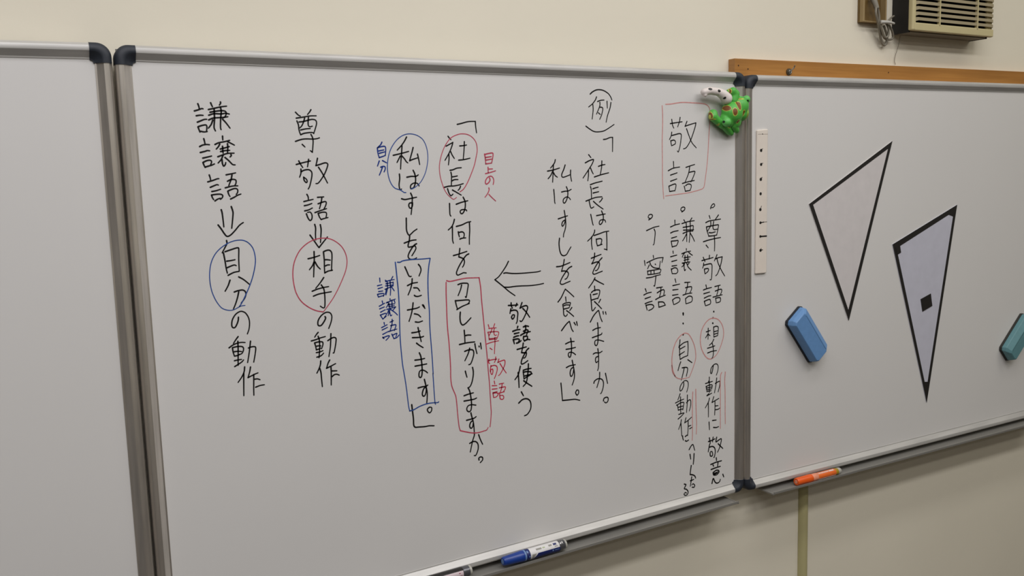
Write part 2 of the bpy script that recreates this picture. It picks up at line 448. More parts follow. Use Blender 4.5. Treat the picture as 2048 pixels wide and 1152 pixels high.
# ------------------------------------------------------------------ handwriting on the middle board
# one entry per character or mark: kind, ink, stroke width (0.1 mm), strokes as x z x z ... in 0.1 mm on the board
INKDATA = '''
kanji k 25|1107 -791 1118 -827 1124 -868|1051 -896 1114 -877 1155 -861 1177 -864|1073 -966 1126 -957 1171 -959|1082 -1059 1148 -1032 1185 -1018 1219 -1016|1086 -1128 1098 -1169 1109 -1205|1093 -1123 1152 -1105 1201 -1100 1213 -1127 1204 -1191|1119 -1192 1167 -1201 1213 -1196|1291 -774 1302 -806 1314 -832|1434 -760 1433 -781 1415 -806|1253 -873 1349 -851 1441 -830 1519 -820|1273 -912 1345 -899 1437 -887 1491 -894 1507 -923 1491 -969 1462 -993|1252 -956 1325 -934 1434 -935 1498 -925 1552 -936|1247 -1025 1312 -998 1412 -990 1485 -983 1527 -976|1335 -856 1331 -1007 1316 -1127 1327 -1173 1333 -1187|1427 -832 1436 -896 1420 -1007 1410 -1127 1415 -1168|1305 -1026 1278 -1090 1234 -1146|1447 -1011 1497 -1071 1548 -1145
kanji k 25|1156 -1301 1164 -1338 1170 -1384|1090 -1416 1132 -1395 1186 -1386 1232 -1390|1093 -1503 1161 -1487 1193 -1476 1229 -1479|1123 -1586 1191 -1571 1251 -1557|1121 -1651 1133 -1692 1149 -1725|1128 -1646 1179 -1624 1228 -1620 1245 -1643 1228 -1690|1145 -1720 1218 -1699 1241 -1694 1285 -1674|1430 -1264 1430 -1321|1312 -1387 1368 -1362 1461 -1344 1531 -1326|1381 -1381 1360 -1418 1326 -1455|1497 -1345 1542 -1368 1595 -1398|1385 -1455 1445 -1440 1520 -1419|1387 -1492 1452 -1479 1521 -1475|1420 -1414 1420 -1469 1422 -1516|1495 -1377 1496 -1433 1486 -1517|1341 -1569 1411 -1544 1486 -1521 1583 -1518|1535 -1536 1539 -1555 1519 -1575|1420 -1544 1388 -1609 1339 -1662|1399 -1609 1402 -1674 1418 -1710 1443 -1684 1451 -1656|1445 -1581 1497 -1629 1548 -1686 1587 -1694
kanji k 24|1198 -1837 1208 -1875 1213 -1912|1170 -1939 1249 -1918 1305 -1898 1334 -1895|1201 -2021 1261 -1997 1299 -1984 1321 -1990|1219 -2084 1284 -2073 1349 -2054|1211 -2140 1222 -2178 1238 -2207|1211 -2136 1289 -2127 1353 -2131 1374 -2155 1358 -2188 1334 -2206|1255 -2226 1293 -2202 1335 -2187|1444 -1841 1511 -1829 1586 -1814|1531 -1840 1516 -1901 1493 -1957 1472 -2003|1458 -1937 1505 -1915 1552 -1911 1583 -1926 1581 -1969 1560 -2006|1419 -2035 1489 -2018 1545 -2010 1606 -2010|1452 -2087 1463 -2135 1479 -2168|1457 -2083 1524 -2057 1571 -2049 1599 -2069 1595 -2111 1574 -2139|1486 -2206 1543 -2180 1592 -2153 1644 -2136
arrow k 25|1337 -2361 1347 -2413 1354 -2527 1358 -2622|1488 -2320 1506 -2392 1506 -2439 1492 -2534 1473 -2649|1276 -2589 1318 -2653 1359 -2726 1397 -2768 1450 -2750 1519 -2687 1590 -2610 1651 -2570
kanji k 24|1384 -2830 1386 -2875 1354 -2935 1307 -3013|1325 -3014 1340 -3134 1351 -3260 1363 -3328|1350 -2999 1425 -2978 1511 -2955 1544 -2952 1557 -2972 1546 -3130 1542 -3313|1366 -3144 1424 -3140 1490 -3131|1361 -3246 1428 -3222 1475 -3211 1502 -3223|1372 -3362 1458 -3325 1542 -3313
kanji k 24|1395 -3438 1361 -3520 1311 -3602|1528 -3399 1601 -3448 1686 -3530|1446 -3626 1505 -3610 1572 -3606 1608 -3629 1620 -3669 1602 -3725 1570 -3771 1539 -3807|1513 -3630 1489 -3715 1454 -3809 1416 -3888
circle b 16|1503 -3862 1549 -3803 1614 -3687 1685 -3548 1742 -3406 1786 -3244 1798 -3119 1774 -2981 1713 -2890 1640 -2845 1566 -2835 1481 -2845 1395 -2876 1289 -2940 1200 -3029 1137 -3148 1105 -3288 1098 -3431 1116 -3585 1162 -3723 1220 -3825 1272 -3873 1354 -3901 1420 -3898 1488 -3870 1537 -3851 1594 -3847
kana k 23|1483 -4021 1475 -4074 1447 -4139 1416 -4177 1383 -4167 1375 -4122 1392 -4046 1443 -3973 1502 -3938 1545 -3937 1595 -3969 1634 -4042 1645 -4121 1632 -4218 1601 -4296
kanji k 23|1458 -4322 1417 -4371 1381 -4421|1311 -4481 1365 -4448 1432 -4424 1499 -4418 1558 -4427|1362 -4492 1367 -4551 1382 -4617|1362 -4484 1438 -4476 1504 -4484 1527 -4512 1519 -4560 1492 -4596 1459 -4602|1382 -4551 1443 -4551 1495 -4562|1386 -4620 1439 -4614 1468 -4603|1449 -4394 1446 -4512 1436 -4658 1429 -4771|1379 -4692 1434 -4686 1487 -4685|1376 -4784 1439 -4752 1489 -4724 1517 -4696|1641 -4415 1629 -4485 1606 -4611 1575 -4747|1603 -4519 1656 -4506 1704 -4512 1714 -4544 1696 -4642 1669 -4753
kanji k 23|1526 -4808 1512 -4886 1473 -4960 1411 -5039|1506 -4905 1498 -5023 1490 -5151 1484 -5262|1615 -4822 1597 -4898 1566 -4985|1566 -4985 1617 -4965 1676 -4943 1724 -4930|1657 -4946 1651 -5045 1642 -5174 1638 -5278|1662 -5024 1710 -5025 1748 -5043|1673 -5153 1742 -5136 1811 -5133
kanji k 23|2561 -898 2600 -939 2634 -957|2809 -856 2787 -890 2750 -931|2567 -989 2688 -970 2788 -953 2889 -950|2575 -1032 2596 -1094 2599 -1162 2613 -1220 2626 -1247|2608 -1048 2684 -1038 2765 -1016 2826 -1006 2875 -1020 2888 -1064 2869 -1132 2833 -1225|2702 -978 2684 -1036 2650 -1104 2613 -1141|2763 -968 2752 -1055 2755 -1103 2779 -1121 2817 -1111|2626 -1171 2707 -1154 2782 -1148|2622 -1244 2683 -1222 2773 -1210 2819 -1212 2833 -1228|2787 -1239 2809 -1288 2816 -1346 2805 -1444 2794 -1517 2794 -1517 2762 -1492|2534 -1347 2627 -1318 2708 -1309 2808 -1312 2879 -1306 2922 -1293|2638 -1394 2680 -1435
kanji k 24|2525 -1705 2605 -1685 2687 -1667 2756 -1653|2568 -1650 2594 -1704 2626 -1754|2727 -1627 2715 -1687 2702 -1745|2595 -1777 2591 -1841 2567 -1904|2592 -1821 2649 -1795 2720 -1790 2763 -1825 2765 -1884 2744 -1972 2719 -2050 2694 -2093|2632 -1905 2635 -1949 2653 -1979 2673 -1990 2684 -1970 2671 -1936 2632 -1905|2871 -1613 2856 -1670 2839 -1728 2839 -1728 2907 -1710 2990 -1687 3030 -1702 3028 -1742 2980 -1849 2913 -1947 2859 -2005 2823 -2011|2879 -1754 2930 -1838 2976 -1929 3013 -2007
kanji k 24|2667 -2176 2685 -2216 2687 -2265|2612 -2287 2681 -2273 2763 -2258|2616 -2353 2677 -2342 2739 -2322|2616 -2435 2683 -2421 2743 -2394|2641 -2481 2660 -2541 2693 -2590 2725 -2564 2730 -2505 2706 -2459 2660 -2460|2836 -2229 2939 -2225|2907 -2234 2893 -2303 2858 -2411|2840 -2331 2903 -2311 2955 -2300 2975 -2316 2962 -2365 2927 -2424|2781 -2469 2865 -2443 2974 -2414|2832 -2484 2849 -2540 2875 -2583 2875 -2583 2919 -2571 2990 -2557|2837 -2482 2904 -2468 2960 -2475 2969 -2506 2956 -2560
arrow k 25|2766 -2656 2777 -2716 2770 -2805 2768 -2905|2857 -2665 2866 -2741 2858 -2830 2844 -2950|2680 -2822 2736 -2908 2801 -3012 2816 -3028 2816 -3028 2876 -2962 2964 -2867
kanji k 25|2730 -3088 2726 -3223 2711 -3373 2700 -3493|2627 -3196 2720 -3181 2819 -3157|2721 -3253 2692 -3311 2639 -3373|2736 -3254 2773 -3327 2816 -3376|2884 -3103 2890 -3235 2886 -3336 2885 -3447|2889 -3099 2942 -3082 2988 -3085 3018 -3122 3021 -3194 3010 -3304 3001 -3416|2902 -3231 2944 -3234 2990 -3244|2902 -3332 2939 -3319 2975 -3320|2888 -3442 2944 -3419 3017 -3410
kanji k 24|2865 -3517 2798 -3602 2724 -3679|2663 -3722 2752 -3695 2846 -3679 2938 -3670|2679 -3803 2768 -3777 2872 -3766 2979 -3758|2817 -3632 2855 -3699 2865 -3791 2864 -3903 2854 -3994 2827 -4007 2782 -3975
circle r 17|2823 -4073 2711 -4041 2592 -3974 2476 -3867 2404 -3729 2373 -3576 2367 -3416 2391 -3269 2438 -3153 2515 -3039 2632 -2947 2757 -2895 2891 -2882 3004 -2901 3105 -2956 3195 -3043 3252 -3158 3269 -3282 3244 -3414 3189 -3543 3095 -3720 3002 -3865 2901 -3989 2829 -4072
kana k 25|2850 -4153 2859 -4179 2830 -4233 2780 -4289 2738 -4289 2725 -4257 2738 -4197 2789 -4131 2854 -4091 2906 -4087 2947 -4111 2964 -4170 2943 -4260 2901 -4353
kanji k 24|2722 -4398 2689 -4432 2661 -4470|2603 -4525 2674 -4513 2758 -4492 2837 -4480|2655 -4567 2668 -4620 2676 -4680|2655 -4562 2723 -4554 2780 -4561 2792 -4588 2781 -4633 2763 -4672|2680 -4621 2720 -4618 2755 -4625|2676 -4680 2716 -4672 2748 -4660|2718 -4461 2735 -4535 2732 -4669 2713 -4816|2674 -4725 2734 -4721 2785 -4706|2678 -4801 2730 -4792 2763 -4776 2793 -4748|2933 -4443 2925 -4537 2910 -4670 2878 -4816|2875 -4552 2923 -4526 2977 -4510 3013 -4531 3010 -4588 2988 -4690 2968 -4760 2952 -4766
kanji k 25|2738 -4871 2727 -4937 2697 -5005 2663 -5063|2714 -4987 2731 -5061 2735 -5166 2741 -5297|2888 -4875 2859 -4923 2828 -5004 2828 -5004 2898 -4980 2984 -4947|2903 -4991 2903 -5085 2897 -5188 2891 -5292|2915 -5060 2999 -5069|2915 -5154 2953 -5128 2996 -5127 3035 -5147
kanji k 25|4412 -1284 4369 -1354 4310 -1426 4234 -1499|4323 -1426 4309 -1559 4292 -1683 4280 -1812|4160 -1583 4304 -1554 4438 -1522|4285 -1595 4255 -1646 4221 -1702|4313 -1595 4356 -1642 4387 -1689 4414 -1711|4522 -1458 4496 -1541 4450 -1670 4450 -1675 4450 -1675 4525 -1650 4600 -1630|4597 -1568 4611 -1636 4629 -1742
kana k 26|4254 -1894 4256 -1971 4240 -2074 4253 -2153 4281 -2143|4386 -1949 4466 -1937 4546 -1939 4595 -1915|4505 -1837 4531 -1895 4544 -1979 4531 -2062 4503 -2124 4457 -2143 4444 -2122 4454 -2081 4506 -2051 4563 -2054 4591 -2079 4601 -2101
circle b 16|4357 -2203 4324 -2200 4285 -2174 4253 -2156 4165 -2124 4101 -2050 4058 -1925 4046 -1781 4067 -1628 4118 -1485 4213 -1353 4317 -1272 4420 -1236 4521 -1236 4622 -1267 4711 -1335 4768 -1460 4785 -1607 4767 -1753 4720 -1899 4645 -2023 4573 -2089 4502 -2134 4445 -2148
kanji n 23|3970 -1367 3946 -1408 3889 -1455|3887 -1461 3891 -1534 3911 -1621|3895 -1453 3966 -1438 4016 -1436 4031 -1464 4028 -1525 4019 -1586|3908 -1509 3999 -1493|3917 -1547 4011 -1525|3914 -1616 3969 -1601 4019 -1584
kanji n 23|3909 -1672 3874 -1755|3966 -1667 4035 -1704|3928 -1774 3972 -1761 4005 -1770 4005 -1811 3984 -1852|3961 -1769 3936 -1830 3899 -1903
kana k 26|4442 -2216 4467 -2280 4463 -2374 4453 -2457 4434 -2574|4274 -2304 4335 -2319 4426 -2307 4547 -2288|4457 -2379 4417 -2383 4398 -2418 4413 -2461 4441 -2467 4466 -2426 4471 -2374
kana k 26|4343 -2631 4340 -2736 4339 -2830 4359 -2895 4386 -2920 4421 -2898 4469 -2859 4530 -2825
kana k 26|4391 -2934 4382 -3002 4356 -3085 4360 -3119 4388 -3121 4446 -3112 4481 -3108 4496 -3147 4477 -3188 4416 -3271|4287 -3049 4358 -3027 4439 -3010 4506 -3007|4511 -3073 4470 -3092 4422 -3142 4372 -3213 4347 -3275 4368 -3319 4413 -3333 4471 -3326 4500 -3312
box b 21|4150 -3361 4195 -3365 4252 -3344 4378 -3335 4516 -3338 4632 -3339 4749 -3335|4751 -3340 4720 -3473 4697 -3654 4689 -3837 4689 -4032 4697 -4251 4693 -4502 4703 -4788 4714 -5065 4720 -5343 4716 -5353 4721 -5532 4727 -5734 4733 -5869 4744 -5902|4110 -3359 4117 -3449 4130 -3661 4142 -3875 4144 -4195 4136 -4516 4139 -4775 4154 -5059 4165 -5180 4174 -5236 4207 -5513 4233 -5836 4251 -5944 4251 -5944 4327 -5934 4447 -5891 4578 -5867 4685 -5867 4787 -5877 4806 -5863
kana k 26|4279 -3450 4307 -3516 4343 -3604 4371 -3623 4388 -3619|4529 -3426 4562 -3472 4571 -3537 4532 -3625
kana k 26|4403 -3663 4394 -3737 4367 -3831 4316 -3933|4312 -3773 4394 -3742 4498 -3733|4425 -3820 4494 -3831 4532 -3883|4430 -3949 4453 -3967 4499 -3974 4560 -3961
kana k 26|4401 -4076 4386 -4166 4358 -4271 4312 -4387|4292 -4189 4385 -4182 4466 -4174 4516 -4157|4416 -4266 4484 -4289 4531 -4334|4427 -4408 4490 -4420 4561 -4406|4573 -4128 4617 -4194|4587 -4131 4609 -4171
kana k 27|4472 -4512 4488 -4599 4521 -4761|4354 -4589 4436 -4588 4512 -4575|4362 -4674 4455 -4682 4537 -4683 4570 -4674|4433 -4778 4483 -4822 4552 -4871
kana k 27|4477 -4953 4503 -5027 4515 -5172 4515 -5293 4500 -5368 4475 -5387 4453 -5361 4456 -5307 4475 -5271 4522 -5261 4580 -5290 4614 -5323|4390 -5070 4484 -5071 4572 -5063|4388 -5175 4503 -5170 4607 -5164
kana k 27|4550 -5430 4565 -5499 4579 -5578 4593 -5669 4588 -5769 4576 -5861|4426 -5565 4509 -5555 4580 -5554 4610 -5538|4567 -5571 4531 -5593 4504 -5656 4502 -5700 4525 -5726 4556 -5702 4576 -5633 4577 -5578
stop k 25|4623 -5936 4586 -5963 4590 -6003 4624 -6036 4661 -6003 4664 -5948 4623 -5936
bracket k 28|4294 -5840 4301 -5935 4314 -6092 4315 -6204 4342 -6247 4407 -6255 4524 -6267 4608 -6266 4697 -6281
kanji n 21|3819 -3604 3821 -3673|3774 -3729 3852 -3717|3783 -3778 3861 -3763|3789 -3828 3864 -3824|3767 -3873 3781 -3922|3773 -3871 3856 -3865 3883 -3878 3870 -3914|3781 -3918 3882 -3899|3917 -3649 3939 -3661|4054 -3597 4024 -3642|3921 -3671 4000 -3656 4077 -3649|3925 -3708 4055 -3692|3918 -3744 4041 -3739|3904 -3799 3972 -3780 4052 -3750|3949 -3678 3949 -3784 3916 -3897|4000 -3661 4005 -3789 3994 -3909|3927 -3792 3918 -3844 3905 -3880|4023 -3769 4068 -3839|4055 -3692 4052 -3756
kanji n 21|3844 -3991 3853 -4034|3788 -4075 3887 -4032|3793 -4120 3878 -4094|3807 -4177 3892 -4144|3799 -4224 3840 -4297|3805 -4225 3884 -4206 3911 -4220 3869 -4274|3840 -4297 3904 -4256|3985 -3967 3989 -4004|3917 -4029 3995 -4005 4080 -3981|3932 -4020 3959 -4049 3911 -4108|4057 -3995 4072 -4044|3959 -4039 3977 -4136|4018 -3991 4017 -4119|3941 -4063 4065 -4059|3956 -4097 4058 -4091|3920 -4141 3977 -4131 4079 -4114|3953 -4155 3929 -4206|3976 -4147 3938 -4249|3964 -4177 3982 -4254 4005 -4245|3988 -4148 4064 -4209 4107 -4256|4079 -4114 4032 -4163
kanji n 21|3859 -4358 3865 -4396|3811 -4440 3913 -4401|3820 -4481 3917 -4447|3827 -4557 3936 -4515|3825 -4604 3846 -4633|3824 -4615 3909 -4593 3943 -4597 3919 -4631 3878 -4664|3968 -4364 4029 -4344|4007 -4320 3998 -4405 3958 -4518|3974 -4424 4053 -4416 4070 -4434 4037 -4516|3935 -4521 4004 -4507 4084 -4494|3989 -4570 4004 -4609 4022 -4649|4000 -4592 4069 -4568 4080 -4575 4060 -4626|4022 -4652 4077 -4639 4118 -4600
bracket k 24|5360 -1073 5438 -1057 5536 -1032 5609 -1022 5712 -1020 5712 -1020 5715 -1103 5729 -1216
kanji k 24|5177 -1274 5202 -1305 5230 -1332|5134 -1440 5197 -1411 5264 -1378 5264 -1378 5243 -1443 5191 -1549 5103 -1680|5179 -1570 5181 -1654 5165 -1758|5216 -1533 5243 -1592 5282 -1651|5486 -1365 5475 -1498 5452 -1669|5393 -1439 5459 -1434 5526 -1424|5363 -1681 5474 -1672 5584 -1650
kanji k 25|5191 -1851 5251 -1842 5324 -1817 5410 -1811|5207 -1884 5216 -1953 5206 -2113|5222 -1964 5270 -1960 5328 -1950|5219 -2033 5268 -2013 5337 -2012|5060 -2141 5156 -2122 5251 -2120 5348 -2107 5436 -2085|5132 -2164 5151 -2229 5179 -2278 5199 -2284 5231 -2259|5224 -2189 5295 -2228 5389 -2282|5381 -2129 5364 -2166 5332 -2197
circle r 16|5367 -2225 5442 -2174 5519 -2068 5598 -1919 5665 -1769 5708 -1619 5730 -1511 5716 -1393 5658 -1307 5563 -1248 5443 -1232 5335 -1253 5225 -1305 5138 -1400 5075 -1505 5022 -1642 4993 -1778 4998 -1927 5028 -2055 5070 -2173 5126 -2260 5195 -2322 5242 -2348 5297 -2318
kanji r 23|5872 -1583 5885 -1665 5890 -1757|5881 -1589 5957 -1573 6032 -1567 6041 -1602 6028 -1667 6007 -1743|5886 -1643 6005 -1628|5893 -1689 6009 -1672|5890 -1754 6007 -1741
kanji r 21|5933 -1812 5934 -1916|5944 -1845 6022 -1843|5879 -1923 5970 -1906 6081 -1878
kana r 22|5956 -1998 5965 -2037 5938 -2080 5894 -2106 5873 -2089 5877 -2045 5916 -1992 5980 -1969 6023 -1994 6040 -2050 6025 -2117
kanji r 20|5937 -2173 5940 -2211 5906 -2276 5854 -2335|5933 -2288 5991 -2345 6065 -2408
kana k 26|5158 -2417 5157 -2508 5159 -2605 5176 -2636|5286 -2436 5396 -2405 5513 -2384|5424 -2319 5458 -2391 5460 -2478 5439 -2553 5401 -2600 5370 -2598 5357 -2565 5379 -2539 5428 -2533 5476 -2543 5485 -2560
kanji k 26|5240 -2695 5219 -2759 5180 -2822 5115 -2872|5196 -2812 5193 -2942 5191 -3050 5205 -3107|5273 -2819 5381 -2798 5480 -2761 5556 -2749|5529 -2755 5530 -2895 5518 -3026 5514 -3144|5306 -2915 5313 -2959 5324 -3004|5315 -2927 5376 -2919 5412 -2938 5420 -2976 5406 -3021|5332 -3042 5384 -3029 5447 -3028
kana k 26|5325 -3206 5313 -3276 5298 -3351 5298 -3351 5352 -3372 5393 -3396 5406 -3447 5389 -3501 5363 -3537|5196 -3322 5300 -3302 5460 -3266|5495 -3312 5445 -3334 5381 -3401 5304 -3505 5251 -3600 5243 -3643 5267 -3669 5322 -3655 5378 -3637 5433 -3645
box r 21|5046 -3748 5099 -3765 5160 -3763 5294 -3746 5429 -3735 5552 -3740 5683 -3747 5683 -3747 5707 -3926 5718 -4151 5734 -4377 5755 -4662 5776 -4960 5789 -5122 5804 -5410 5821 -5665 5828 -5875 5836 -6131 5839 -6224 5823 -6373 5804 -6487|5036 -3778 5028 -3976 5027 -4196 5026 -4416 5033 -4638 5048 -4862 5056 -5086 5059 -5310 5055 -5478 5071 -5627 5115 -5746 5142 -5829 5155 -5979 5165 -6174 5182 -6371 5203 -6455 5203 -6455 5320 -6498 5395 -6524 5476 -6544 5571 -6552 5673 -6541 5731 -6533 5765 -6492
kanji k 26|5263 -3837 5328 -3821 5401 -3822 5462 -3843 5445 -3947 5416 -4072 5398 -4060|5333 -3849 5311 -3924 5258 -4030|5200 -4113 5215 -4192 5236 -4266|5206 -4116 5316 -4119 5426 -4121 5475 -4134 5467 -4172 5436 -4197|5224 -4274 5336 -4226 5473 -4189
kana k 28|5289 -4327 5279 -4420 5288 -4510 5325 -4559 5385 -4538 5436 -4498 5494 -4448
kanji k 28|5353 -4657 5358 -4764 5359 -4882|5370 -4754 5426 -4750 5482 -4758|5250 -4900 5396 -4887 5552 -4888
kanji s 19|5836 -4609 5851 -4661|5968 -4606 5940 -4671|5844 -4678 5933 -4680 5997 -4683|5822 -4744 5839 -4797 5843 -4883|5829 -4744 5931 -4748 6007 -4753 6045 -4774 6030 -4830 5996 -4895|5910 -4691 5886 -4745 5841 -4814|5958 -4685 5946 -4740 5952 -4798 5973 -4818 5999 -4813|5843 -4865 5926 -4869 5997 -4860|5849 -4883 5926 -4884 5996 -4889|5789 -4956 5898 -4935 6040 -4925|5963 -4856 5961 -4971 5951 -5061 5944 -5152|5856 -5038 5900 -5072
kana k 27|5448 -4989 5413 -5086 5344 -5204|5347 -5035 5416 -5019 5490 -5022 5521 -5048 5524 -5111 5496 -5198 5456 -5273 5418 -5285|5554 -4922 5566 -5003 5590 -5106|5636 -4975 5640 -4992|5667 -4924 5674 -4976 5681 -5031
kana k 27|5345 -5392 5356 -5441 5374 -5506|5491 -5343 5503 -5415 5497 -5505 5467 -5615 5427 -5684 5383 -5700
kana k 27|5389 -5701 5418 -5768 5438 -5885 5446 -6001 5439 -6080 5423 -6124 5391 -6139 5354 -6113 5350 -6066 5383 -6026 5452 -6019 5533 -6040|5303 -5833 5397 -5816 5491 -5807|5299 -5930 5418 -5928 5506 -5924 5551 -5911
kanji s 21|5826 -5235 5819 -5297 5840 -5317|5816 -5262 5900 -5256 5990 -5256|5968 -5215 5961 -5269 5936 -5312|5864 -5360 5848 -5439 5847 -5473|5863 -5372 5934 -5364 5985 -5394 5989 -5458 5967 -5524 5926 -5609|5861 -5435 5893 -5428 5902 -5469 5884 -5524 5859 -5503 5854 -5451|6031 -5261 6007 -5321 6007 -5321 6079 -5302 6138 -5294 6156 -5318 6147 -5386 6099 -5472 6044 -5546 6011 -5563|6051 -5345 6100 -5426 6175 -5538
kanji s 21|5921 -5654 5932 -5710|5876 -5733 5972 -5745|5874 -5798 5977 -5801|5884 -5865 5975 -5856|5888 -5878 5898 -5954|5890 -5872 5968 -5878 5993 -5911 5952 -5951 5900 -5955|6023 -5723 6116 -5719|6084 -5726 6068 -5805 6039 -5877|6023 -5793 6088 -5791 6147 -5793 6138 -5839 6105 -5875|6009 -5890 6124 -5881|6025 -5910 6027 -5962 6041 -6005 6093 -6013 6108 -5974 6083 -5941 6031 -5939
kana k 27|5427 -6165 5443 -6242 5465 -6326 5477 -6420 5482 -6549|5335 -6287 5429 -6280 5493 -6271 5529 -6250|5453 -6313 5414 -6341 5393 -6395 5404 -6437 5429 -6447 5455 -6417 5466 -6361
kana k 26|5484 -6549 5478 -6594 5439 -6692 5387 -6882|5381 -6722 5438 -6701 5501 -6709 5544 -6757 5550 -6839 5525 -6916 5491 -6966 5464 -6961|5567 -6592 5598 -6685 5641 -6783
stop k 27|5558 -7063 5555 -7027 5592 -7011 5629 -7029 5628 -7076 5581 -7116
arrow k 25|6289 -3501 6228 -3596 6094 -3750 6000 -3810 6000 -3810 6177 -3955 6278 -4043 6405 -4135|6185 -3709 6237 -3705 6353 -3725 6497 -3736 6682 -3740 6869 -3739 6961 -3727|6183 -3961 6280 -3970 6411 -3966 6542 -3969 6728 -3979 6889 -3976 7022 -3964
kanji k 29|6262 -4302 6360 -4308 6459 -4309|6320 -4259 6321 -4310 6345 -4361|6437 -4281 6432 -4310 6412 -4333|6312 -4367 6298 -4411 6290 -4451|6304 -4406 6370 -4398 6429 -4413 6454 -4462 6444 -4541 6436 -4610 6415 -4648|6327 -4506 6320 -4529 6339 -4559 6372 -4534 6380 -4489 6341 -4485 6327 -4506|6548 -4277 6524 -4330 6503 -4374 6503 -4374 6570 -4348 6636 -4341 6665 -4373 6647 -4435 6604 -4523 6548 -4604 6515 -4624 6495 -4607|6562 -4386 6633 -4462 6703 -4563
kanji k 32|6446 -4706 6435 -4737|6338 -4786 6424 -4768 6490 -4769|6369 -4834 6468 -4824|6354 -4898 6414 -4883 6460 -4881|6342 -4937 6354 -4983 6363 -5019|6352 -4942 6432 -4936 6471 -4956 6450 -4994|6409 -5013 6456 -5006 6507 -4978|6564 -4728 6618 -4716 6675 -4731|6605 -4709 6612 -4768 6574 -4857|6562 -4809 6622 -4790 6662 -4809 6640 -4853 6626 -4881|6500 -4878 6594 -4842 6708 -4831|6563 -4905 6557 -4948 6576 -4991|6565 -4909 6632 -4908 6645 -4935 6630 -4980|6576 -4991 6644 -4970 6694 -4982
kana k 30|6551 -5029 6535 -5109 6509 -5200 6509 -5200 6556 -5211 6607 -5212 6611 -5247 6587 -5297 6553 -5310|6419 -5132 6505 -5120 6615 -5107|6665 -5139 6624 -5167 6568 -5242 6519 -5318 6497 -5385 6509 -5416 6563 -5406 6638 -5368
kanji k 30|6475 -5455 6452 -5532 6423 -5610 6354 -5688|6425 -5563 6433 -5705 6436 -5847|6535 -5537 6613 -5524 6705 -5524|6534 -5560 6540 -5626 6547 -5703|6538 -5573 6612 -5571 6692 -5588 6705 -5613 6677 -5645 6608 -5671 6547 -5700|6649 -5431 6643 -5522 6622 -5661 6592 -5775 6525 -5838|6562 -5647 6636 -5639 6724 -5627|6539 -5734 6618 -5796 6711 -5863
kana k 29|6482 -5936 6524 -6016|6419 -6139 6488 -6091 6555 -6077 6616 -6092 6662 -6135 6680 -6203 6671 -6285 6628 -6350 6586 -6385 6535 -6397
kanji k 25|7338 -1703 7316 -1765 7233 -1852|7295 -1787 7284 -1946 7269 -2111|7164 -1907 7286 -1889 7426 -1856|7272 -1917 7229 -1990 7173 -2046|7291 -1935 7331 -1993 7375 -2022|7551 -1803 7518 -1883 7472 -1973 7480 -2019 7529 -2023 7661 -1983|7670 -1900 7667 -2001 7686 -2105
kana k 24|7290 -2245 7300 -2369 7304 -2467 7313 -2502|7460 -2297 7536 -2285 7605 -2282 7675 -2255|7568 -2203 7592 -2264 7596 -2356 7566 -2448 7523 -2502 7492 -2485 7497 -2434 7540 -2401 7588 -2391 7629 -2415 7654 -2445
kana k 25|7510 -2640 7524 -2724 7536 -2817 7536 -2922 7517 -3003 7488 -3071 7479 -3131|7374 -2789 7482 -2763 7580 -2741|7522 -2817 7473 -2843 7451 -2894 7464 -2930 7499 -2897 7529 -2829
kanji k 25|8081 -1621 8132 -1676|8002 -1771 8095 -1732 8181 -1712 8188 -1733 8151 -1802 8078 -1894 7946 -2052|8070 -1906 8068 -2010 8052 -2106|8121 -1872 8148 -1931 8178 -1980|8382 -1742 8372 -1865 8341 -1993|8301 -1842 8380 -1820 8453 -1810|8203 -2039 8362 -2000 8535 -1968
kanji k 25|8107 -2181 8215 -2152 8382 -2122|8111 -2216 8126 -2281 8130 -2434|8163 -2259 8228 -2243 8288 -2233|8168 -2339 8226 -2329 8298 -2319|8001 -2485 8094 -2458 8224 -2425 8372 -2416|8072 -2467 8085 -2538 8105 -2603 8126 -2622 8180 -2600|8172 -2496 8264 -2568 8393 -2651|8380 -2443 8353 -2483 8309 -2517
kana k 25|8105 -2739 8129 -2846 8149 -2924 8158 -2945|8238 -2769 8347 -2756 8442 -2745|8356 -2685 8391 -2764 8392 -2847 8359 -2917 8315 -2941 8298 -2908 8323 -2862 8389 -2853 8433 -2867 8447 -2903
kana k 26|7392 -3149 7379 -3251 7390 -3368 7423 -3452 7477 -3481 7541 -3460 7591 -3393 7642 -3326
kana k 26|7487 -3552 7466 -3642 7421 -3768 7421 -3768 7484 -3767 7553 -3790 7573 -3839 7536 -3907 7494 -3925|7313 -3675 7403 -3673 7515 -3646 7614 -3618|7651 -3694 7583 -3722 7497 -3809 7425 -3898 7388 -3971 7401 -4008 7450 -4015 7520 -3994 7608 -3972
kanji k 25|8189 -3041 8181 -3086 8122 -3166 8022 -3241|8115 -3165 8112 -3296 8128 -3404|8173 -3143 8297 -3116 8414 -3087 8520 -3078|8465 -3090 8469 -3258 8466 -3426 8466 -3432 8405 -3416|8222 -3213 8228 -3279 8245 -3340|8229 -3217 8309 -3210 8350 -3233 8337 -3298 8321 -3327|8245 -3343 8307 -3332 8358 -3321
kana k 26|8180 -3479 8171 -3562 8148 -3621 8108 -3678 8108 -3678 8184 -3659 8257 -3652 8288 -3691 8269 -3762 8224 -3812 8188 -3815|8099 -3572 8215 -3542 8329 -3513|8349 -3581 8301 -3620 8226 -3698 8152 -3801 8129 -3859 8164 -3883 8252 -3863 8352 -3838
